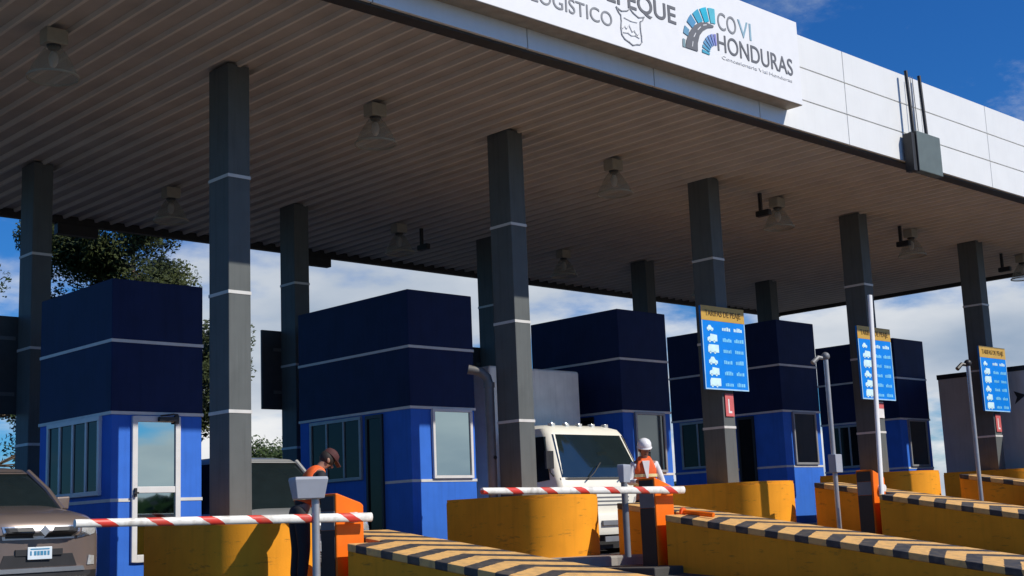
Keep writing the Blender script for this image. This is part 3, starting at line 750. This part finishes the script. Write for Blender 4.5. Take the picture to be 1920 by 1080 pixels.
van('dark van behind the white off road car, only its roof and shoulder in view', (2.5, 8.6, ground(2.5, 8)))

# white box truck
t = thing('box_truck', 'white cab over truck with pale cargo box waiting at the lowered barrier', 'truck', (8.15, .88, ground(8, 1))); t.scale = (1.11, 1, 1.0)
def rect(y, hw, z0, z1, c=.08, tw=0):
    return [(-hw+c*.3, y, z0), (hw-c*.3, y, z0), (hw, y, z0+c*.5), (hw-tw, y, z1-c), (hw-tw-c, y, z1), (-hw+tw+c, y, z1), (-hw+tw, y, z1-c), (-hw, y, z0+c*.5)]
cab = [(0, .02), ]
mb = MB()
# cab shell: lofted upward
def plan(z, y0, y1, hw, c=.10, sw=.05, n=4):
    p = []
    for cx_, cy_, a0 in ((hw-c, y1-c, 0), (-hw+c, y1-c, 90), (-hw+c, y0+c+sw, 180), (hw-c, y0+c+sw, 270)):
        for i in range(n+1):
            a = R(a0+90*i/n); px_, py_ = cx_+c*math.cos(a), cy_+c*math.sin(a)
            if a0 >= 180: py_ -= sw*(1-(abs(px_)/hw)**2)
            p.append((px_, py_, z))
    return p
mb.rings([plan(.62, .02, 1.55, 1.0), plan(1.0, .0, 1.55, 1.02), plan(1.26, .03, 1.55, 1.02), plan(1.30, .06, 1.55, 1.01), plan(2.10, .40, 1.55, .91, .14), plan(2.20, .47, 1.55, .88, .16), plan(2.27, .64, 1.5, .76, .2)])
bmesh.ops.recalc_face_normals(mb.bm, faces=mb.bm.faces); bvh = BVHTree.FromBMesh(mb.bm)
mb.build('cab', M['whitepaint'], t, smooth=True, angle=35)
patch(bvh, [(-.93, 1.33), (.93, 1.33), (.82, 2.09), (-.82, 2.09)], .006, 14, 6).build('windscreen', M['truckglass'], t, smooth=True)
patch(bvh, [(-.97, 1.285), (.97, 1.285), (.96, 1.325), (-.96, 1.325)], .008, 14, 2).build('windscreen_trim', M['black'], t)
for s in (-1, 1):
    sb = MB(); sb.rings([[(s*1.022, .32, 1.30), (s*1.024, 1.18, 1.22), (s*.94, 1.18, 2.05), (s*.945, .50, 2.05)], [(s*.9, .32, 1.30), (s*.9, 1.18, 1.22), (s*.8, 1.18, 2.05), (s*.8, .50, 2.05)]]); sb.build('side_window', M['carglass'], t)
    patch(bvh, [(s*.58, .80), (s*.93, .80), (s*.95, 1.02), (s*.64, .98)], .012).build('headlight', M['lampglass'], t)
    m_ = MB(); m_.tube([(s*.98, .25, 1.35), (s*1.14, .16, 1.42), (s*1.14, .16, 1.72)], .014, 6); m_.box(s*1.14-.08, s*1.14+.08, .15, .19, 1.48, 1.78); m_.build('mirror', M['black'], t)
    wheel(t, s*.86, .75, .38, .22); wheel(t, s*.86, 4.2, .38, .30)
for i in range(3): patch(bvh, [(-.50, .84+.065*i), (.50, .84+.065*i), (.50, .86+.065*i), (-.50, .86+.065*i)], .010, 20, 1).build('grille', M['greypanel'], t)
mb = MB(); mb.rings([plan(.34, -.06, .5, 1.03, .08), plan(.40, -.08, .5, 1.04, .08), plan(.66, -.08, .5, 1.04, .08), plan(.70, -.06, .5, 1.02, .08)]); mb.build('bumper', M['whitepaint'], t, smooth=True, angle=35)
for s in (-1, 1):
    mb = MB(); mb.box(s*.72-.14, s*.72+.14, -.092, -.02, .44, .62); mb.build('fog_light', M['black'], t, bevel=.01)
mb = MB(); mb.box(-.24, .24, -.085, -.02, .50, .58); mb.build('bumper_opening', M['greypanel'], t)
mb = MB(); mb.box(-.9, .9, .1, .8, .10, .34); mb.box(-.5, .5, .8, 6, .4, .75); mb.build('chassis', M['rubber'], t)
mb = MB(); mb.box(-.20, .20, -.07, -.05, .22, .31); mb.build('licence_plate', M['greypanel'], t)
for x in (-.3, 0, .3, -.62, .62):
    mb = MB(); mb.box(x-.04, x+.04, .60, .70, 2.20, 2.305); mb.build('marker_light', M['lampglass'], t, bevel=.01)
for s in (-.45, .30):
    mb = MB(); mb.tube([(s, .0, 1.30), (s+.18, .05, 1.40), (s+.42, .14, 1.58)], .012, 6); mb.build('wiper', M['black'], t)
mb = MB(); mb.box(-1.05, 1.06, 1.68, 6.2, .75, 3.42); mb.build('cargo_box', M['boxwhite'], t, bevel=.05, bseg=3)
mb = MB(); mb.box(-.94, .94, .345, .50, 1.42, 1.43)
mb.build('dashboard', M['black'], t)
# grey trailer
t = thing('trailer', 'long dark grey cargo trailer standing in the last lane at the right edge', 'trailer', (23.2, 2.0, ground(23, 0)))
mb = MB(); mb.box(-1.2, 1.2, -9.0, 0, 1.02, 3.58); mb.build('cargo_box', M['trailer'], t, bevel=.03)
mb = MB(); mb.box(-1.215, 1.215, -9.01, .01, 3.50, 3.62); mb.box(-1.215, -1.19, -9.0, 0, .96, 1.06); mb.build('rail', M['black'], t)
mb = MB(); mb.prism([(-2.28, 2.90), (-1.98, 3.02), (-2.05, 2.86), (-1.98, 2.70)], -1.206, -1.2005, 'x'); mb.build('arrow_mark', M['black'], t)
mb = MB(); mb.box(-.5, .5, -8.9, -.1, .75, 1.02); mb.build('chassis', M['rubber'], t)
for s in (-1, 1):
    for y in (-1.0, -2.2, -7.0): wheel(t, s*1.0, y, .48, .30)

# ------------------------------------------------------------------ people
def skin(name, verts, edges, m, parent, sub=2, root=0):
    """verts: (x,y,z,r) or (x,y,z,rx,ry)"""
    me = bpy.data.meshes.new(name); me.from_pydata([v[:3] for v in verts], edges, []); me.update()
    o = bpy.data.objects.new(name, me); COL.objects.link(o); o.parent = parent
    md = o.modifiers.new('skin', 'SKIN'); md.use_smooth_shade = True
    for i, v in enumerate(verts):
        d = me.skin_vertices[0].data[i]; d.radius = (v[3], v[4] if len(v) > 4 else v[3]); d.use_root = (i == root)
    sb = o.modifiers.new('sub', 'SUBSURF'); sb.levels = sb.render_levels = sub
    me.materials.append(m)
    return o
def hand_chain(V, E, wrist, fwd, side, up):
    """palm and five bent fingers from the wrist vertex index"""
    w = Vector(V[wrist][:3]); p = w+fwd*.05; V.append((*p, .026, .034)); pi = len(V)-1; E.append((wrist, pi))
    k = w+fwd*.085; V.append((*k, .018, .036)); ki = len(V)-1; E.append((pi, ki))
    for i, (off, ln) in enumerate(((-.03, .070), (-.010, .082), (.010, .078), (.030, .062))):
        a = k+side*off+fwd*.02; b = a+fwd*ln*.5-up*.012; c = b+fwd*ln*.4-up*.03
        last = ki
        for q, r in ((a, .0095), (b, .0088), (c, .0075)):
            V.append((*q, r)); E.append((last, len(V)-1)); last = len(V)-1
    a = p+side*-.042+fwd*.012; b = a+side*-.012+fwd*.035-up*.012
    V.append((*a, .012)); E.append((pi, len(V)-1)); V.append((*b, .010)); E.append((len(V)-2, len(V)-1))
def person(label, loc, rz, h, lean, headtilt, arms, skinm, shirtm, vestm, hat, group=None):
    """local frame: faces -Y; arms = [(shoulder->elbow vec, elbow->wrist vec)] for -X then +X"""
    t = thing('person', label, 'person', loc, rz)
    s = h/1.75
    hip = Vector((0, .02, .93)); ln = math.tan(lean)
    def tz(z): return Vector((0, -math.sin(lean)*(z-.93), .93+math.cos(lean)*(z-.93)))
    pel = tz(.95); wa = tz(1.08); ch = tz(1.28); sh = tz(1.43); nk = tz(1.49)
    V = []; E = []
    def add(p, *r): V.append((p.x, p.y, p.z, *r)); return len(V)-1
    a = add(pel, .115, .085); b = add(wa, .125, .09); c = add(ch, .15, .105); d = add(sh, .11, .075); e = add(nk, .052, .055)
    E += [(a, b), (b, c), (c, d), (d, e)]
    hd = Vector((0, -math.sin(headtilt), math.cos(headtilt)))
    h0 = nk+hd*.075; h1 = nk+hd*.155+Vector((0, -.012, 0)); h2 = nk+hd*.225
    f = add(h0, .058, .066); gq = add(h1, .077, .092); hh = add(h2, .066, .080); E += [(e, f), (f, gq), (gq, hh)]
    A = []
    for sd, (u, fo) in zip((-1, 1), arms):
        s0 = sh+Vector((sd*.165, 0, -.02)); el = s0+Vector(u); wr = el+Vector(fo)
        i0 = add(s0, .058); i1 = add(el, .042); i2 = add(wr, .027, .022); E += [(d, i0), (i0, i1), (i1, i2)]
        fw = Vector(fo).normalized(); sdv = fw.cross(Vector((0, 0, 1)) if abs(fw.z) < .9 else Vector((0, 1, 0))).normalized(); up = sdv.cross(fw).normalized()
        if up.z < 0: up = -up
        hand_chain(V, E, i2, fw, sdv*sd, up); A.append((s0, el, wr))
    LG = []
    for sd in (-1, 1):
        hp = Vector((sd*.095, 0, .88)); kn = Vector((sd*.11, -.02, .48)); an = Vector((sd*.12, .02, .09)); to = Vector((sd*.13, -.15, .04))
        i = [add(hp, .066), add(kn, .050), add(an, .04), add(to, .035, .03)]; E += [(a, i[0]), (i[0], i[1]), (i[1], i[2]), (i[2], i[3])]; LG.append((hp, kn, an, to))
    body = skin('body', V, E, skinm, t)
    # facial features belong to the body mesh: bake the skin, then add nose, eyes, mouth and ears
    dg = bpy.context.evaluated_depsgraph_get(); dg.update()
    me = bpy.data.meshes.new_from_object(body.evaluated_get(dg)); body.modifiers.clear(); body.data = me
    fr = Vector((0, -math.cos(headtilt), -math.sin(headtilt))); fc = nk+hd*.14
    mb = MB(); mb.bm.from_mesh(me)
    mb.ball(fc+fr*.098+hd*.0, (.014, .020, .022), 8, 6)
    for sd in (-1, 1): mb.ball(fc+Vector((sd*.082, .01, 0)), (.012, .022, .032), 8, 6)
    nb = len(mb.bm.faces)
    for sd in (-1, 1): mb.ball(fc+fr*.084+hd*.03+Vector((sd*.032, 0, 0)), (.013, .012, .009), 8, 6)
    mb.ball(fc+fr*.088-hd*.045, (.026, .010, .007), 8, 6)
    mb.bm.faces.ensure_lookup_table()
    for q in mb.bm.faces[nb:]: q.material_index = 1
    for q in mb.bm.faces: q.smooth = True
    mb.bm.to_mesh(me); mb.bm.free(); me.materials.append(M['hair'])
    # clothes
    tv = [(*pel, .148, .112), (*wa, .142, .105), (*ch, .168, .122), (*(sh+Vector((0, 0, -.005))), .125, .088)]
    te = [(0, 1), (1, 2), (2, 3)]
    sv = list(tv); se = list(te)
    for (s0, el, wr) in A:
        i = len(sv); w2 = el.lerp(wr, .86)
        sv += [(*s0, .062), (*el, .054), (*w2, .042)]; se += [(3, i), (i, i+1), (i+1, i+2)]
    so = skin('shirt', sv, se, shirtm, t)
    lv = [(*tz(.99), .146, .110), (*pel, .150, .116)]; le = [(0, 1)]
    for (hp, kn, an, to) in LG:
        i = len(lv); lv += [(*hp, .108), (*kn, .078), (*(an+Vector((0, 0, .03))), .062)]; le += [(1, i), (i, i+1), (i+1, i+2)]
    skin('trousers', lv, le, M['trousers'], t)
    for (hp, kn, an, to) in LG: skin('shoe', [(*(an+Vector((0, .04, -.045))), .045), (*(an+Vector((0, -.05, -.05))), .048), (*to, .042, .04)], [(0, 1), (1, 2)], M['shoe'], t)
    vv = [(*tz(1.0), .172, .140), (*wa, .168, .134), (*ch, .188, .146), (*tz(1.40), .150, .112)]
    ve = [(0, 1), (1, 2), (2, 3)]
    for sd in (-1, 1):
        i = len(vv); q = sh+Vector((sd*.115, 0, .02)); vv.append((*q, .080, .098)); ve.append((3, i))
    vo = skin('vest', vv, ve, vestm, t)
    mb = MB()
    for z, rx, ry in ((1.10, .178, .140), (1.24, .190, .150)):
        cc = tz(z); n = 28
        mb.rings([[(cc.x+rx*math.cos(2*PI*i/n), cc.y+ry*math.sin(2*PI*i/n), cc.z+dz) for i in range(n)] for dz in (-.022, .022)], cap=False)
    mb.build('reflective_strip', M['vest_strip'], vo, smooth=True)
    if hat == 'helmet':
        # shirt opening and helmet
        mb = MB(); cc = nk+hd*.185+Vector((0, .005, 0)); n = 20; rg = []
        for r, zz in ((.122, -.012), (.124, .0), (.112, .006), (.112, .03), (.105, .07), (.08, .105), (.04, .125), (.008, .13)):
            ext = 1.0
            rg.append([(cc.x+r*math.cos(2*PI*i/n)*.92, cc.y+r*math.sin(2*PI*i/n)*1.1*(1.0), cc.z+zz) for i in range(n)])
        mtx = Matrix.Translation(cc) @ Matrix.Rotation(headtilt, 4, 'X') @ Matrix.Translation(-cc)
        rg = [[tuple(mtx @ Vector(p)) for p in r] for r in rg]
        mb.rings(rg); mb.build('helmet', M['helmet'], t, smooth=True, angle=50)
        mb = MB(); cz0 = tz(1.44); cz1 = tz(1.20)
        mb.rings([[(-.055, cz0.y-.118, cz0.z+.01), (.055, cz0.y-.118, cz0.z+.01), (.012, cz1.y-.176, cz1.z), (-.012, cz1.y-.176, cz1.z)], [(-.055, cz0.y-.02, cz0.z+.03), (.055, cz0.y-.02, cz0.z+.03), (.012, cz1.y-.11, cz1.z), (-.012, cz1.y-.11, cz1.z)]])
        mb.build('collar', M['shirt'], so)
        mb = MB(); mb.ball(nk+hd*.16+Vector((0, .03, 0)), (.082, .085, .09), 14, 8); mb.build('hair', M['hair'], t, smooth=True)
    else:
        mb = MB(); mb.ball(nk+hd*.185+Vector((0, .022, 0)), (.088, .098, .10), 16, 10); mb.build('hair', M['hair'], t, smooth=True)
        mb = MB(); cc = nk+hd*.225
        mtx = Matrix.Translation(cc) @ Matrix.Rotation(headtilt, 4, 'X')
        n = 18; rg = [[tuple(mtx @ Vector((r*math.cos(2*PI*i/n), r*1.12*math.sin(2*PI*i/n), zz))) for i in range(n)] for r, zz in ((.094, -.02), (.092, .02), (.075, .055), (.04, .075), (.008, .08))]
        mb.rings(rg)
        rg = [[tuple(mtx @ Vector(p)) for p in ((-.07, -.08, -.015+q), (-.05, -.17, -.03+q), (.05, -.17, -.03+q), (.07, -.08, -.015+q))] for q in (0, .012)]
        mb.rings(rg); mb.build('cap', M['cap_red'], t, smooth=True)
    t.scale = (s, s, s)
    return t
p1 = person('person in dark clothes, maroon cap and orange vest leaning behind the grey card reader', (-.04, -1.60, IS[0]), R(76), 1.74, R(28), R(46),
       [((-.09, .12, -.25), (.03, -.20, -.14)), ((.12, -.06, -.26), (-.04, -.20, -.10))], M['skin'], M['shirt_dark'], M['vest'], 'cap')
p2 = person('person in white helmet, white shirt and orange vest with head bowed before the truck', (6.38, -1.48, ground(6.4, -1.5)), R(-36), 1.80, R(5), R(20),
       [((-.09, -.03, -.27), (.10, -.21, .02)), ((.10, .02, -.28), (-.01, -.10, -.22))], M['skin_dark'], M['shirt'], M['vest'], 'helmet')

# ------------------------------------------------------------------ trees
def tree(name, label, x, y, h, cw, c0, n, seed, leaf, lsize=.20, dens=1.0, group='trees beyond the plaza'):
    """tapered trunk with limbs; leaf faces in clumps round the limb ends"""
    rnd = random.Random(seed); z0 = ground(x, y)
    t = thing(name, label, 'tree', (x, y, z0), group=group)
    mb = MB(); tips = []
    top = Vector((rnd.uniform(-.4, .4), rnd.uniform(-.4, .4), h*.80))
    mid = Vector((rnd.uniform(-.3, .3), rnd.uniform(-.3, .3), h*.4))
    mb.tube([(0, 0, -.3), (0, 0, .3), mid, top], [.05*h*.55, .02*h, .014*h, .004*h], 10)
    for i in range(16):
        f = rnd.uniform(c0, .78); st = (Vector((0, 0, 0)).lerp(mid, f/.4) if f < .4 else mid.lerp(top, (f-.4)/.4))
        a = rnd.uniform(0, 2*PI); L = cw*rnd.uniform(.55, 1.0)*(1-.35*(f-c0))
        en = st+Vector((math.cos(a)*L, math.sin(a)*L, rnd.uniform(.15, .55)*L*.7)); md = st.lerp(en, .5)+Vector((0, 0, -.1*L))
        mb.tube([st, md, en], [.008*h, .005*h, .002*h], 6)
        for j in range(4):
            q = md.lerp(en, rnd.uniform(.2, 1.1))+Vector([rnd.gauss(0, .22*cw*.5) for _ in range(3)]); mb.tube([md, q], [.003*h, .001*h], 4); tips.append(q)
        tips.append(en)
    tips.append(top); tips += [top+Vector((rnd.gauss(0, cw*.25), rnd.gauss(0, cw*.25), rnd.uniform(0, h*.16))) for _ in range(8)]
    mb.build('trunk', M['bark'], t, smooth=True)
    mb = MB()
    per = int(n*dens/len(tips))
    for q in tips:
        r = cw*rnd.uniform(.13, .26)
        for _ in range(per):
            d = Vector([rnd.gauss(0, 1) for _ in range(3)]); d.normalize(); p = q+d*r*rnd.random()**.5*Vector((1, 1, .7)).length/1.58
            a = Vector([rnd.gauss(0, 1) for _ in range(3)]).normalized(); b = a.orthogonal().normalized(); s = lsize*rnd.uniform(.6, 1.3)
            mb.quad([p-a*s*.5, p+b*s*.28, p+a*s*.5, p-b*s*.28])
    bm_ = mb.bm; me = bpy.data.meshes.new('crown'); bm_.to_mesh(me); bm_.free(); me.materials.append(leaf)
    o = bpy.data.objects.new('crown', me); COL.objects.link(o); o.parent = t
    return t
tree('broadleaf_tree', 'tall airy tree rising behind the booth with the glass door', 11.7, 25, 13.0, 3.9, .30, 100000, 6, M['leaf_a'], .15)
tree('broadleaf_tree', 'tall tree with dark crown at the left edge behind the rear column', 5.6, 24, 9.6, 3.3, .25, 32000, 8, M['leaf_b'], .145)
tree('broadleaf_tree', 'low bushy tree seen under the board at the left edge', 7.2, 30, 4.2, 2.6, .25, 20000, 21, M['leaf_c'], .15)
tree('broadleaf_tree', 'low bushy tree seen between the nearest column and the dark board', 20.6, 30, 3.9, 2.4, .25, 20000, 22, M['leaf_c'], .15)
tree('broadleaf_tree', 'low round tree behind the second booth', 26.5, 32, 5.0, 2.8, .25, 3500, 25, M['leaf_b'], .28)
# far tree belts
def belt(name, x0, x1, y, h, n, seed, leaf, ls):
    rnd = random.Random(seed); mb = MB()
    for _ in range(n):
        x = rnd.uniform(x0, x1); hh = h*(.65+.35*math.sin(x*.21+seed)+.25*math.sin(x*.57))
        p = Vector((x, y+rnd.uniform(-3, 3), ground(x, y)+abs(hh)*rnd.random()**.7))
        a = Vector([rnd.gauss(0, 1) for _ in range(3)]).normalized(); b = a.orthogonal().normalized(); s = ls*rnd.uniform(.5, 1.3)
        mb.quad([p-a*s*.5, p+b*s*.35, p+a*s*.5, p-b*s*.35])
    me = bpy.data.meshes.new(name); mb.bm.to_mesh(me); mb.bm.free(); me.materials.append(leaf)
    o = bpy.data.objects.new(name, me); COL.objects.link(o); o['kind'] = 'stuff'
    return o
belt('tree_belt', -20, 110, 62, 3.6, 9000, 2, M['leaf_b'], 1.0)
belt('tree_belt', -90, 150, -80, 3.9, 9000, 5, M['leaf_b'], 1.7)
mb = MB(); V = []
for i in range(60):
    x = -400+14*i; hh = 6+2.5*math.sin(i*.23)+3*math.sin(i*.71)
    V.append([mb.bm.verts.new((x, -190, -2)), mb.bm.verts.new((x, -215, hh*.7)), mb.bm.verts.new((x, -260, hh)), mb.bm.verts.new((x, -330, -2))])
for a, b in zip(V, V[1:]):
    for j in range(3): mb.bm.faces.new((a[j], b[j], b[j+1], a[j+1]))
struct(mb.build('hills', M['hill'], smooth=True, angle=80))

# ------------------------------------------------------------------ camera
cd = bpy.data.cameras.new('camera'); cam = bpy.data.objects.new('camera', cd); COL.objects.link(cam)
r = Vector((0.7246057, -0.6879688, -0.0405654)); d = Vector((0.0912690, 0.1541396, -0.9838247)); f = Vector((0.6830934, 0.7091826, 0.1744806))
m = Matrix((( r.x, -d.x, -f.x), (r.y, -d.y, -f.y), (r.z, -d.z, -f.z)))
cam.matrix_world = Matrix.Translation((-9.23929, -14.95235, .64152)) @ m.to_4x4()
cd.sensor_width = 36; cd.lens = 2494.325/1920*36; cd.clip_start = .1; cd.clip_end = 3000
scene.camera = cam

# ------------------------------------------------------------------ light
SUN = Vector((.46, -1.0, .944)).normalized()
sd = bpy.data.lights.new('sun', 'SUN'); so = bpy.data.objects.new('sun', sd); COL.objects.link(so)
sd.energy = 4.9; sd.angle = R(.5); sd.color = (1.0, .93, .82)
so.rotation_euler = (-SUN).to_track_quat('-Z', 'Y').to_euler(); so.location = (0, -20, 30)
w = bpy.data.worlds.new('World'); scene.world = w; w.use_nodes = True
n, l = w.node_tree.nodes, w.node_tree.links
bg = n['Background']; bg.inputs['Strength'].default_value = .05
sky = n.new('ShaderNodeTexSky'); sky.sky_type = 'NISHITA'; sky.sun_disc = False
sky.sun_elevation = math.asin(SUN.z); sky.sun_rotation = math.atan2(SUN.x, SUN.y); sky.air_density = 1.0; sky.dust_density = .3; sky.ozone_density = 2.5
hs = n.new('ShaderNodeHueSaturation'); hs.inputs['Saturation'].default_value = 1.2; l.new(sky.outputs[0], hs.inputs['Color'])
tn = n.new('ShaderNodeMix'); tn.data_type = 'RGBA'; tn.blend_type = 'MULTIPLY'; tn.inputs['Factor'].default_value = 1; tn.inputs['B'].default_value = (.50, 1.34, 2.30, 1); l.new(hs.outputs[0], tn.inputs['A'])
tc = n.new('ShaderNodeTexCoord'); sp = n.new('ShaderNodeSeparateXYZ'); l.new(tc.outputs['Generated'], sp.inputs[0])
den = math_node(n, l, 'ADD', math_node(n, l, 'MAXIMUM', sp.outputs['Z'], 0.0), .22)
cb = n.new('ShaderNodeCombineXYZ')
l.new(math_node(n, l, 'DIVIDE', sp.outputs['X'], den), cb.inputs[0]); l.new(math_node(n, l, 'DIVIDE', sp.outputs['Y'], den), cb.inputs[1])
mp = n.new('ShaderNodeMapping'); mp.inputs['Location'].default_value = (12.458, 14.836, 15.904); l.new(cb.outputs[0], mp.inputs['Vector'])
no = n.new('ShaderNodeTexNoise'); no.inputs['Scale'].default_value = 1.15; no.inputs['Detail'].default_value = 9; no.inputs['Roughness'].default_value = .56
l.new(mp.outputs['Vector'], no.inputs['Vector'])
el = n.new('ShaderNodeMapRange'); el.inputs['From Min'].default_value = .10; el.inputs['From Max'].default_value = .30
el.inputs['To Min'].default_value = .12; el.inputs['To Max'].default_value = -.115; l.new(sp.outputs['Z'], el.inputs['Value'])
side = n.new('ShaderNodeMapRange'); side.inputs['From Min'].default_value = -.25; side.inputs['From Max'].default_value = .35  # cloud thinned towards -X, out of view, to darken faces turned that way
side.inputs['To Min'].default_value = -.24; side.inputs['To Max'].default_value = 0
l.new(sp.outputs['X'], side.inputs['Value'])
ov = n.new('ShaderNodeMapRange'); ov.inputs['From Min'].default_value = .48; ov.inputs['From Max'].default_value = .75; ov.inputs['To Max'].default_value = .14  # unseen cloud added overhead to make the ambient light more neutral
l.new(sp.outputs['Z'], ov.inputs['Value'])
cv = math_node(n, l, 'ADD', math_node(n, l, 'ADD', no.outputs['Fac'], el.outputs['Result']), math_node(n, l, 'ADD', side.outputs['Result'], ov.outputs['Result']))
cm = n.new('ShaderNodeMapRange'); cm.interpolation_type = 'SMOOTHSTEP'; cm.inputs['From Min'].default_value = .50; cm.inputs['From Max'].default_value = .62; l.new(cv, cm.inputs['Value'])
mp2 = n.new('ShaderNodeMapping'); mp2.inputs['Location'].default_value = (7.7, 2.2, 4.0); l.new(cb.outputs[0], mp2.inputs['Vector'])
n2 = n.new('ShaderNodeTexNoise'); n2.inputs['Scale'].default_value = 1.3; n2.inputs['Detail'].default_value = 7; l.new(mp2.outputs['Vector'], n2.inputs['Vector'])
sh = n.new('ShaderNodeMapRange'); sh.inputs['From Min'].default_value = .34; sh.inputs['From Max'].default_value = .74; l.new(n2.outputs['Fac'], sh.inputs['Value'])
cc = n.new('ShaderNodeMix'); cc.data_type = 'RGBA'; cc.inputs['A'].default_value = (19, 19.2, 19.4, 1); cc.inputs['B'].default_value = (5.2, 7.4, 10.6, 1); l.new(sh.outputs['Result'], cc.inputs['Factor'])
mp4 = n.new('ShaderNodeMapping'); mp4.inputs['Location'].default_value = (2.1, 5.3, 1.0); l.new(cb.outputs[0], mp4.inputs['Vector'])
n4 = n.new('ShaderNodeTexNoise'); n4.inputs['Scale'].default_value = 4.2; n4.inputs['Detail'].default_value = 8; n4.inputs['Roughness'].default_value = .62; l.new(mp4.outputs['Vector'], n4.inputs['Vector'])
w4 = n.new('ShaderNodeMapRange'); w4.interpolation_type = 'SMOOTHSTEP'; w4.inputs['From Min'].default_value = .55; w4.inputs['From Max'].default_value = .78; w4.inputs['To Max'].default_value = .6; l.new(n4.outputs['Fac'], w4.inputs['Value'])
cf = math_node(n, l, 'MAXIMUM', cm.outputs['Result'], w4.outputs['Result'])
mx = n.new('ShaderNodeMix'); mx.data_type = 'RGBA'; l.new(cf, mx.inputs['Factor']); l.new(tn.outputs['Result'], mx.inputs['A']); l.new(cc.outputs['Result'], mx.inputs['B'])
l.new(mx.outputs['Result'], bg.inputs['Color'])
scene.view_settings.view_transform = 'Standard'; scene.view_settings.look = 'None'; scene.view_settings.exposure = -.12; scene.view_settings.gamma = 1
scene.cycles.max_bounces = 8
